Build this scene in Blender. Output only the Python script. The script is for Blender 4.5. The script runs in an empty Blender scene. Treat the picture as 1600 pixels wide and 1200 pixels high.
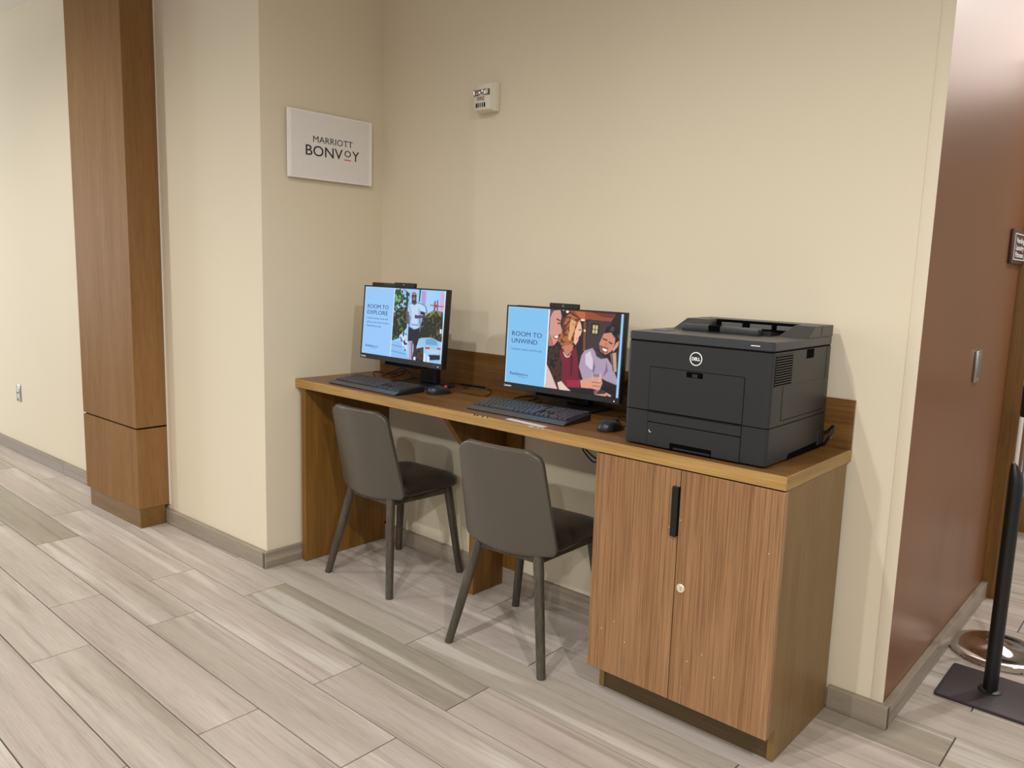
import bpy, bmesh, math, random
import numpy as np
from mathutils import Vector, Matrix, Euler

SC = bpy.context.scene
COL = SC.collection
random.seed(7)
R_ = math.radians

# ------------------------------------------------------------------ camera
def make_camera():
    f, x, y, z, a, b, c = 1226.969, 3.103, -2.507, 1.384, -0.7244, -0.1449, 0.0301
    ca, sa, cb, sb = math.cos(a), math.sin(a), math.cos(b), math.sin(b)
    fw = Vector((sa*cb, ca*cb, sb)); rt = Vector((ca, -sa, 0)); up = rt.cross(fw)
    r2 = rt*math.cos(c) + up*math.sin(c); u2 = -rt*math.sin(c) + up*math.cos(c)
    cd = bpy.data.cameras.new('camera'); cd.sensor_width = 36; cd.lens = f/1600*36
    cd.clip_start = .05; cd.clip_end = 60
    co = bpy.data.objects.new('camera', cd); COL.objects.link(co)
    m = Matrix((r2, u2, -fw)).transposed().to_4x4(); m.translation = (x, y, z)
    co.matrix_world = m
    SC.camera = co
make_camera()

# ------------------------------------------------------------------ world, exposure, lamps
SC.view_settings.view_transform = 'Standard'; SC.view_settings.look = 'None'
SC.view_settings.gamma = 1; SC.view_settings.exposure = -0.10
SC.view_settings.use_curve_mapping = False
W = bpy.data.worlds.new('world'); SC.world = W; W.use_nodes = True
W.node_tree.nodes['Background'].inputs[0].default_value = (1.0, .99, 1.0, 1)
W.node_tree.nodes['Background'].inputs[1].default_value = .74

def downlight(x, y, power, z=2.88, radius=.035, angle=168, blend=.75, col=(1, .985, .97)):
    l = bpy.data.lights.new('downlight', 'SPOT'); l.energy = power; l.color = col
    l.shadow_soft_size = radius; l.spot_size = R_(angle); l.spot_blend = blend
    o = bpy.data.objects.new('downlight', l); COL.objects.link(o); o.location = (x, y, z)
    return o
# ceiling downlights of the lobby, set out on a 2.5 m grid
downlight(1.60, -2.10, 96)
downlight(4.00, -4.60, 235, angle=172, blend=.7)
downlight(4.00, -2.30, 175, angle=176, blend=.5)  # extra lamp, added to brighten the alcove side wall, printer and cabinet sides
downlight(1.60, -4.80, 240, angle=172, blend=.7)
downlight(-1.58, -2.30, 92)
downlight(-3.80, -2.30, 22)
downlight(-1.70, -4.80, 140)
downlight(3.30, 1.90, 95)
# luminous panel in the corridor ceiling beyond the brown wall
def corridor_panel():
    l = bpy.data.lights.new('corridor_ceiling_panel', 'AREA'); l.shape = 'RECTANGLE'; l.size = 2.2; l.size_y = 2.6
    l.energy = 58; l.color = (1, .86, .78)
    o = bpy.data.objects.new('corridor_ceiling_panel', l); COL.objects.link(o); o.location = (3.5, 3.6, 2.89)
corridor_panel()
# daylight from the lobby window at the far left
def window_light():
    l = bpy.data.lights.new('window_daylight', 'AREA'); l.shape = 'RECTANGLE'; l.size = 1.4; l.size_y = 1.8
    l.energy = 95; l.color = (.86, .93, 1.0)
    o = bpy.data.objects.new('window_daylight', l); COL.objects.link(o)
    o.location = (-6.2, -3.0, 1.5)
    o.rotation_euler = (Vector((-2.2, -.8, 1.3)) - o.location).to_track_quat('-Z', 'Y').to_euler()
window_light()

# ------------------------------------------------------------------ materials
def srgb(r, g, b):
    f = lambda c: (c/255/12.92) if c/255 <= .04045 else ((c/255+.055)/1.055)**2.4
    return (f(r), f(g), f(b), 1)

class NT:
    def __init__(s, name):
        s.m = bpy.data.materials.new(name); s.m.use_nodes = True
        s.t = s.m.node_tree; s.n = s.t.nodes; s.l = s.t.links
        s.b = s.n['Principled BSDF']
    def add(s, typ, **kw):
        n = s.n.new(typ)
        for k, v in kw.items(): setattr(n, k, v)
        return n
    def link(s, a, b): s.l.new(a, b)
    def noise(s, vec, scale, detail=3, rough=.55, dist=0):
        n = s.add('ShaderNodeTexNoise'); n.inputs['Scale'].default_value = scale
        n.inputs['Detail'].default_value = detail; n.inputs['Roughness'].default_value = rough
        n.inputs['Distortion'].default_value = dist
        if vec is not None: s.link(vec, n.inputs['Vector'])
        return n.outputs['Fac']
    def mapping(s, scale=(1, 1, 1), loc=None, rnd=False, coord='Object'):
        tc = s.add('ShaderNodeTexCoord'); mp = s.add('ShaderNodeMapping')
        src = tc.outputs[coord]
        if rnd:
            oi = s.add('ShaderNodeObjectInfo'); mul = s.add('ShaderNodeMath', operation='MULTIPLY'); mul.inputs[1].default_value = 37.0
            s.link(oi.outputs['Random'], mul.inputs[0]); ad = s.add('ShaderNodeVectorMath', operation='ADD')
            s.link(src, ad.inputs[0]); s.link(mul.outputs[0], ad.inputs[1]); src = ad.outputs[0]
        s.link(src, mp.inputs['Vector']); mp.inputs['Scale'].default_value = scale
        return mp.outputs[0]
    def ramp(s, fac, stops):
        r = s.add('ShaderNodeValToRGB'); e = r.color_ramp.elements
        while len(e) < len(stops): e.new(.5)
        for i, (p, c) in enumerate(stops): e[i].position = p; e[i].color = c
        s.link(fac, r.inputs[0]); return r.outputs[0]
    def mix(s, fac, a, b, mode='MIX'):
        m = s.add('ShaderNodeMix', data_type='RGBA', blend_type=mode)
        if isinstance(fac, (int, float)): m.inputs[0].default_value = fac
        else: s.link(fac, m.inputs[0])
        for v, k in ((a, 6), (b, 7)):
            if isinstance(v, tuple): m.inputs[k].default_value = v
            else: s.link(v, m.inputs[k])
        return m.outputs[2]
    def bump(s, h, strength=.1, dist=.002):
        b = s.add('ShaderNodeBump'); b.inputs['Strength'].default_value = strength; b.inputs['Distance'].default_value = dist
        s.link(h, b.inputs['Height']); s.link(b.outputs[0], s.b.inputs['Normal'])
    def col(s, c):
        if isinstance(c, tuple): s.b.inputs['Base Color'].default_value = c
        else: s.link(c, s.b.inputs['Base Color'])
    def set(s, **kw):
        for k, v in kw.items():
            s.b.inputs[{'rough': 'Roughness', 'metal': 'Metallic', 'spec': 'Specular IOR Level', 'coat': 'Coat Weight', 'trans': 'Transmission Weight', 'ior': 'IOR', 'alpha': 'Alpha'}[k]].default_value = v

def plain(name, c, rough=.5, metal=0, spec=.5, grain=0, gscale=400):
    t = NT(name); t.set(rough=rough, metal=metal, spec=spec)
    v = t.mapping(); n = t.noise(v, gscale, 2)
    d = tuple(x*.88 for x in c[:3]) + (1,); t.col(t.mix(n, d, tuple(min(1, x*1.1) for x in c[:3])+(1,)))
    if grain: t.bump(n, grain, .0006)
    return t.m

def wood(name, dark, mid, light, axis='x', rough=.42, fine=1.0, streak=1.0, rnd=False, spec=.4):
    t = NT(name); t.set(rough=rough, spec=spec)
    i = 'xyz'.index(axis)
    def sc(al, ac): return tuple(al if k == i else ac for k in range(3))
    a = t.noise(t.mapping(sc(.9, 16*streak), rnd=rnd), 1, 4, .6, .4)
    b = t.noise(t.mapping(sc(3.0, 150*fine), rnd=rnd), 1, 3, .6)
    c = t.noise(t.mapping(sc(9, 420*fine), rnd=rnd), 1, 2, .5)
    m1 = t.add('ShaderNodeMath', operation='MULTIPLY_ADD'); m1.inputs[1].default_value = .55; m1.inputs[2].default_value = 0
    t.link(a, m1.inputs[0])
    m2 = t.add('ShaderNodeMath', operation='MULTIPLY_ADD'); m2.inputs[1].default_value = .45; t.link(b, m2.inputs[0]); t.link(m1.outputs[0], m2.inputs[2])
    col = t.ramp(m2.outputs[0], [(.30, dark), (.5, mid), (.70, light)])
    pores = t.ramp(c, [(.38, (.72, .72, .72, 1)), (.50, (1, 1, 1, 1))])
    t.col(t.mix(.55, col, pores, 'MULTIPLY'))
    t.bump(c, .06, .0006)
    return t.m

def paint(name, c, rough=.75, bump=.12):
    t = NT(name); t.set(rough=rough, spec=.25)
    v = t.mapping(); n = t.noise(v, 160, 3); w = t.noise(v, 1.4, 2)
    t.col(t.mix(w, tuple(x*.97 for x in c[:3])+(1,), tuple(x*1.02 for x in c[:3])+(1,)))
    t.bump(n, bump, .0012)
    return t.m

def tile_wood(name, base, dark, light, pink, rnd=True, axis='x', contrast=1.0):
    """wood-look porcelain: long drifting bands, pale sapwood streaks, fine grain; tone varies tile to tile"""
    t = NT(name); t.set(rough=.40, spec=.42)
    i = 'xyz'.index(axis)
    def sc(al, ac): return tuple(al if k == i else ac for k in range(3))
    a = t.noise(t.mapping(sc(.55, 9), rnd=rnd), 1, 3, .5, .5)
    b = t.noise(t.mapping(sc(1.0, 34), rnd=rnd), 1, 4, .6, .4)
    f = t.noise(t.mapping(sc(10, 260), rnd=rnd), 1, 3, .6)
    oi = t.add('ShaderNodeObjectInfo')
    tone = t.ramp(oi.outputs['Random'], [(0, dark), (.22, base), (.6, pink), (1, base)])
    bands = t.ramp(a, [(.36, (.90, .89, .87, 1)), (.5, (1, 1, 1, 1)), (.62, (1.08, 1.07, 1.06, 1))])
    c1 = t.mix(1.0, tone, bands, 'MULTIPLY')
    s1 = t.ramp(a, [(.57, (0, 0, 0, 1)), (.63, (1, 1, 1, 1))])
    c2 = t.mix(s1, c1, t.mix(.55, c1, light))
    grain = t.ramp(b, [(.3, (.72, .69, .66, 1)), (.47, (1, 1, 1, 1)), (.72, (1.08, 1.07, 1.06, 1))])
    c3 = t.mix(.85*contrast, c2, grain, 'MULTIPLY')
    fg = t.ramp(f, [(.3, (.80, .79, .77, 1)), (.55, (1.03, 1.03, 1.03, 1))])
    t.col(t.mix(.7, c3, fg, 'MULTIPLY'))
    t.bump(f, .05, .0006)
    return t.m

M = {}
M['wall'] = paint('cream_wall_paint', srgb(222, 210, 184))
M['wall_alcove'] = M['wall']
M['ceiling'] = paint('ceiling_paint', srgb(236, 230, 220))
M['brown_vinyl'] = None
M['oak_x'] = wood('oak_desktop', srgb(88, 58, 26), srgb(118, 82, 40), srgb(138, 100, 54), 'x', rough=.34)
M['oak_edge'] = wood('oak_edge_band', srgb(138, 102, 52), srgb(168, 130, 72), srgb(188, 150, 90), 'x', rough=.45)
M['oak_edge_y'] = wood('oak_edge_band_side', srgb(138, 104, 55), srgb(160, 126, 72), srgb(178, 144, 86), 'y', rough=.45)
M['oak_z'] = wood('oak_panel', srgb(96, 64, 23), srgb(124, 86, 34), srgb(142, 102, 45), 'z', rough=.45)
M['oak_side_shaded'] = wood('oak_cabinet_side_shaded', srgb(104, 80, 43), srgb(124, 96, 54), srgb(134, 106, 61), 'z', rough=.42, streak=.6)  # darker than the door oak: the side's shade is in the colour
M['oak_door'] = None
M['column_front'] = wood('column_veneer', srgb(128, 92, 55), srgb(140, 104, 65), srgb(149, 113, 73), 'z', rough=.55, streak=.7, fine=.8, spec=.05)
M['column_base'] = wood('column_plinth_veneer', srgb(98, 70, 32), srgb(118, 86, 41), srgb(134, 100, 50), 'x', rough=.45)
M['plank'] = tile_wood('plank_tile', srgb(184, 175, 164), srgb(152, 143, 127), srgb(212, 206, 198), srgb(184, 172, 163))
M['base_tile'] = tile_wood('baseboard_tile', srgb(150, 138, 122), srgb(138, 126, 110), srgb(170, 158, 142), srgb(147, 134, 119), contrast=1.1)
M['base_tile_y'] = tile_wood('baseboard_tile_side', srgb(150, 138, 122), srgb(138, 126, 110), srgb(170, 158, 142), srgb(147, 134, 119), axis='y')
M['grout'] = plain('grout', srgb(92, 80, 70), .9)
M['black'] = plain('black_plastic', srgb(24, 24, 26), .42, grain=.1)
M['black_satin'] = plain('black_satin_plastic', srgb(34, 35, 38), .35, grain=.05)
M['key'] = plain('key_plastic', srgb(62, 63, 68), .34)  # base lightened to stand in for light reflected off the key tops
M['kbwrist'] = plain('keyboard_wrist_edge', srgb(62, 64, 70), .28)
M['void'] = plain('recess_shade', srgb(5, 5, 5), .9, spec=.05)  # near-black that paints the shade inside recesses, slots and gaps
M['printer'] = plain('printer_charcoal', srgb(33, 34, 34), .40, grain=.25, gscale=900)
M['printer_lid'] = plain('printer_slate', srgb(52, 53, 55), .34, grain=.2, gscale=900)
M['printer_tray'] = plain('printer_tray_grey', srgb(92, 92, 92), .45)
M['white_print'] = plain('white_print', srgb(225, 225, 222), .5)
M['chair'] = plain('taupe_leather', srgb(82, 75, 65), .30, grain=.35, gscale=260)
M['chair_seat'] = plain('dark_brown_leather', srgb(46, 39, 31), .36, grain=.35, gscale=260)
M['chair_wood'] = wood('smoked_ash', srgb(50, 44, 34), srgb(70, 62, 50), srgb(92, 83, 69), 'z', rough=.38, fine=.8)
M['steel'] = plain('brushed_steel', srgb(176, 174, 170), .32, 1)
M['chrome'] = plain('chrome', srgb(225, 222, 218), .06, 1)
M['black_metal'] = plain('powder_coated_black', srgb(11, 12, 11), .38, grain=.6, gscale=350)
M['plate_metal'] = plain('dark_plate', srgb(42, 34, 37), .5, grain=.4, gscale=500)
M['white_plastic'] = plain('white_plastic', srgb(228, 224, 214), .4)
M['red'] = plain('red_plastic', srgb(215, 60, 40), .35)
M['cable'] = plain('black_cable', srgb(18, 18, 19), .45)
M['sign_face'] = plain('sign_face', srgb(230, 225, 220), .35)
M['sign_edge'] = plain('acrylic_edge', srgb(244, 241, 236), .15)
M['ink'] = plain('sign_ink', srgb(28, 30, 36), .4)
M['orange'] = plain('sign_orange', srgb(226, 92, 48), .4)
M['alarm_body'] = plain('alarm_body', srgb(226, 220, 200), .4)
M['alarm_text'] = plain('alarm_text', srgb(140, 70, 58), .5)
M['lock_metal'] = plain('nickel_lock', srgb(226, 214, 186), .3, .35)
M['toe'] = wood('dark_toe_kick', srgb(62, 46, 24), srgb(80, 62, 34), srgb(92, 72, 42), 'x', rough=.5)
M['chip'] = plain('bare_wood_chip', srgb(214, 182, 134), .7)
M['strobe'] = plain('strobe_well', srgb(104, 84, 74), .3)
M['paper'] = plain('paper', srgb(206, 200, 200), .6)
M['sign_brown'] = plain('brown_sign_plate', srgb(74, 48, 30), .4)
M['counter_grey'] = plain('grey_panel', srgb(150, 146, 140), .4)

def brown_vinyl():
    t = NT('brown_wallcovering'); t.set(rough=.33, spec=.7)
    v = t.mapping(); n = t.noise(v, 70, 3); w = t.noise(v, 2.0, 3)
    t.col(t.mix(w, srgb(116, 72, 40), srgb(130, 84, 48))); t.bump(n, .10, .0012)
    return t.m
M['brown_vinyl'] = brown_vinyl()

def oak_door():
    t = NT('oak_cabinet_door'); t.set(rough=.42, spec=.4)
    a = t.noise(t.mapping((10, 10, .8)), 1, 3, .6, .3)
    b = t.noise(t.mapping((330, 330, 4.0)), 1, 3, .6, .35)
    c = t.noise(t.mapping((120, 120, 1.6)), 1, 3, .6, .5)
    base = t.ramp(a, [(.3, srgb(134, 96, 60)), (.5, srgb(144, 106, 70)), (.72, srgb(154, 117, 80))])
    st = t.ramp(b, [(.36, (.60, .56, .52, 1)), (.48, (.96, .96, .96, 1)), (.60, (1.20, 1.20, 1.20, 1))])
    st2 = t.ramp(c, [(.36, (.86, .84, .82, 1)), (.52, (1.03, 1.03, 1.03, 1))])
    x = t.mix(.85, base, st, 'MULTIPLY'); x = t.mix(.8, x, st2, 'MULTIPLY')
    # chipped pale specks, denser near the floor
    vo = t.add('ShaderNodeTexVoronoi'); vo.inputs['Scale'].default_value = 26; t.link(t.mapping((1, 1, 1)), vo.inputs['Vector'])
    sp = t.ramp(vo.outputs['Distance'], [(.035, (1, 1, 1, 1)), (.055, (0, 0, 0, 1))])
    pick = t.ramp(t.noise(t.mapping((7, 7, 7)), 1, 1), [(.56, (0, 0, 0, 1)), (.60, (1, 1, 1, 1))])
    tc = t.add('ShaderNodeTexCoord'); sx = t.add('ShaderNodeSeparateXYZ'); t.link(tc.outputs['Object'], sx.inputs[0])
    hz = t.add('ShaderNodeMapRange'); hz.inputs[1].default_value = .42; hz.inputs[2].default_value = .30; t.link(sx.outputs['Z'], hz.inputs[0])
    k = t.mix(1.0, t.mix(1.0, sp, pick, 'MULTIPLY'), hz.outputs[0], 'MULTIPLY')
    t.col(t.mix(k, x, srgb(226, 206, 176))); t.bump(b, .10, .0008)
    return t.m
M['oak_door'] = oak_door()

def glow(name, c, s):
    t = NT(name); t.col((0, 0, 0, 1)); t.b.inputs['Emission Color'].default_value = c; t.b.inputs['Emission Strength'].default_value = s
    return t.m
M['led'] = glow('led_white', srgb(220, 235, 230), 2.0)
M['red_led'] = glow('red_led', srgb(225, 70, 50), .55)
M['panel_glow'] = glow('panel_glow', srgb(140, 140, 245), .8)
def screen_mat():
    t = NT('screen_picture'); t.set(rough=.25, spec=.3); t.col((.01, .01, .01, 1))
    a = t.add('ShaderNodeVertexColor', layer_name='Col'); t.link(a.outputs[0], t.b.inputs['Emission Color'])
    t.b.inputs['Emission Strength'].default_value = 1.07
    return t.m
M['screen'] = screen_mat()
def lens_mat():
    t = NT('clear_lens'); t.set(rough=.08, spec=.6, trans=.85, ior=1.2); t.col((.95, .93, .88, 1)); return t.m
M['lens'] = lens_mat()

# ------------------------------------------------------------------ mesh helpers
def box(bm, x0, x1, y0, y1, z0, z1, bev=0, seg=2):
    vs = [bm.verts.new((x, y, z)) for z in (z0, z1) for y in (y0, y1) for x in (x0, x1)]
    fs = [(0, 2, 3, 1), (4, 5, 7, 6), (0, 1, 5, 4), (2, 6, 7, 3), (0, 4, 6, 2), (1, 3, 7, 5)]
    faces = [bm.faces.new([vs[i] for i in f]) for f in fs]
    if bev:
        es = list({e for f in faces for e in f.edges})
        bmesh.ops.bevel(bm, geom=es, offset=bev, segments=seg, affect='EDGES', profile=.5)
    return vs
def prism(bm, pts, axis, a, b, bev=0, seg=2):
    """extrude a 2D outline (other two axes in xyz order) from a to b along axis"""
    def P(p, w):
        q = list(p); q.insert('xyz'.index(axis), w); return q
    lo = [bm.verts.new(P(p, a)) for p in pts]; hi = [bm.verts.new(P(p, b)) for p in pts]
    fs = [bm.faces.new(lo), bm.faces.new(hi[::-1])]
    n = len(pts)
    for i in range(n): fs.append(bm.faces.new((lo[i], hi[i], hi[(i+1) % n], lo[(i+1) % n])))
    bmesh.ops.recalc_face_normals(bm, faces=fs)
    if bev:
        es = list({e for f in fs for e in f.edges})
        bmesh.ops.bevel(bm, geom=es, offset=bev, segments=seg, affect='EDGES', profile=.5)
def rrect(x0, x1, y0, y1, r, n=5):
    out = []
    for cx, cy, a0 in ((x1-r, y1-r, 0), (x0+r, y1-r, 90), (x0+r, y0+r, 180), (x1-r, y0+r, 270)):
        for k in range(n+1):
            a = R_(a0+90*k/n); out.append((cx+r*math.cos(a), cy+r*math.sin(a)))
    return out
def lathe(bm, prof, n=24, c=(0, 0)):
    rings = []
    for r, z in prof:
        if r < 1e-6: rings.append([bm.verts.new((c[0], c[1], z))])
        else: rings.append([bm.verts.new((c[0]+r*math.cos(2*math.pi*k/n), c[1]+r*math.sin(2*math.pi*k/n), z)) for k in range(n)])
    fs = []
    for A, B in zip(rings, rings[1:]):
        for k in range(n):
            q = [A[k % len(A)], A[(k+1) % len(A)], B[(k+1) % len(B)], B[k % len(B)]]
            q2 = []
            for v in q:
                if v not in q2: q2.append(v)
            if len(q2) > 2: fs.append(bm.faces.new(q2))
    if len(rings[0]) > 1: fs.append(bm.faces.new(rings[0][::-1]))
    if len(rings[-1]) > 1: fs.append(bm.faces.new(rings[-1]))
    bmesh.ops.recalc_face_normals(bm, faces=fs)
def smooth_path(pts, sub=6):
    P = [Vector(p) for p in pts]; out = []
    for i in range(len(P)-1):
        p0, p1, p2, p3 = P[max(i-1, 0)], P[i], P[i+1], P[min(i+2, len(P)-1)]
        for k in range(sub):
            t = k/sub
            out.append(.5*((2*p1)+(p2-p0)*t+(2*p0-5*p1+4*p2-p3)*t*t+(3*p1-p0-3*p2+p3)*t**3))
    return out+[P[-1]]
def tube(bm, pts, r, n=8, sub=6, smooth=True):
    P = smooth_path(pts, sub) if smooth else [Vector(p) for p in pts]
    rr = r if isinstance(r, (list, tuple)) else None
    rings = []; ref = None
    for i, p in enumerate(P):
        d = (P[min(i+1, len(P)-1)]-P[max(i-1, 0)]).normalized()
        if ref is None: ref = d.orthogonal().normalized()
        ref = (ref-d*ref.dot(d))
        ref = ref.normalized() if ref.length > 1e-6 else d.orthogonal().normalized()
        b = d.cross(ref); rad = (rr[0]+(rr[1]-rr[0])*i/(len(P)-1)) if rr else r
        rings.append([bm.verts.new(p+rad*(ref*math.cos(2*math.pi*k/n)+b*math.sin(2*math.pi*k/n))) for k in range(n)])
    fs = []
    for A, B in zip(rings, rings[1:]):
        for k in range(n): fs.append(bm.faces.new((A[k], A[(k+1) % n], B[(k+1) % n], B[k])))
    fs.append(bm.faces.new(rings[0][::-1])); fs.append(bm.faces.new(rings[-1]))
    bmesh.ops.recalc_face_normals(bm, faces=fs)
def loft(bm, outline, rings, center=(0, 0)):
    """stack of scaled copies of an outline: rings = [(inset, z)...]; closed top and bottom"""
    cx, cy = center; rows = []
    for ins, z in rings:
        row = []
        for x, y in outline:
            d = Vector((x-cx, y-cy)); L = d.length; d = d*max(0, (L-ins)/L)
            zz = z(cx+d.x, cy+d.y) if callable(z) else z
            row.append(bm.verts.new((cx+d.x, cy+d.y, zz)))
        rows.append(row)
    fs = []; n = len(outline)
    for A, B in zip(rows, rows[1:]):
        for k in range(n): fs.append(bm.faces.new((A[k], A[(k+1) % n], B[(k+1) % n], B[k])))
    fs.append(bm.faces.new(rows[0][::-1])); fs.append(bm.faces.new(rows[-1]))
    bmesh.ops.recalc_face_normals(bm, faces=fs)

def mesh_of(name, bm, mat, smooth=True, angle=35):
    me = bpy.data.meshes.new(name); bm.to_mesh(me); bm.free()
    me.materials.append(mat)
    if smooth:
        me.polygons.foreach_set('use_smooth', [True]*len(me.polygons)); me.set_sharp_from_angle(angle=R_(angle))
    return me
def obj(name, bm, mat, parent=None, loc=(0, 0, 0), rot=(0, 0, 0), smooth=True, label=None):
    me = bm if isinstance(bm, bpy.types.Mesh) else mesh_of(name, bm, mat, smooth)
    o = bpy.data.objects.new(name, me); COL.objects.link(o)
    o.location = loc; o.rotation_euler = rot
    if parent: o.parent = parent
    if label: o['label'] = label
    return o
def bx(name, mat, parent, x0, x1, y0, y1, z0, z1, bev=0, label=None):
    bm = bmesh.new(); box(bm, x0, x1, y0, y1, z0, z1, bev); return obj(name, bm, mat, parent, label=label)
def tag(o, label, cat, group=None):
    o['label'] = label; o['category'] = cat
    if group: o['group'] = group
    return o
def thing(name, label, cat, loc=(0, 0, 0), rz=0, group=None):
    o = bpy.data.objects.new(name, None); COL.objects.link(o); o.empty_display_size = .1
    o.location = loc; o.rotation_euler = (0, 0, rz); return tag(o, label, cat, group)
def struct(o): o['kind'] = 'structure'; return o
def dup(root, loc, rz, label):
    def cp(o, par):
        c = o.copy(); COL.objects.link(c)
        if par: c.parent = par
        for ch in o.children: cp(ch, c)
        return c
    r = cp(root, None); r.location = loc; r.rotation_euler = (0, 0, rz); r['label'] = label
    return r
def lettering(name, text, size, mat, parent, loc, face='-y', align='LEFT', spacing=1.0, weight=0, extrude=.0002, xs=1.0, label=None):
    cu = bpy.data.curves.new('lettering', 'FONT'); cu.body = text; cu.size = size; cu.align_x = align
    cu.space_character = spacing; cu.offset = weight; cu.extrude = extrude; cu.resolution_u = 3
    t = bpy.data.objects.new('lettering', cu); COL.objects.link(t)
    dg = bpy.context.evaluated_depsgraph_get(); dg.update()
    me = bpy.data.meshes.new_from_object(t.evaluated_get(dg)); bpy.data.objects.remove(t); bpy.data.curves.remove(cu)
    me.materials.clear(); me.materials.append(mat); me.name = name
    if xs != 1.0: me.transform(Matrix.Diagonal((xs, 1, 1, 1)))
    rot = {'-y': (R_(90), 0, 0), '+x': (R_(90), 0, R_(90))}[face]
    return obj(name, me, mat, parent, loc, rot, label=label)
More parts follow.
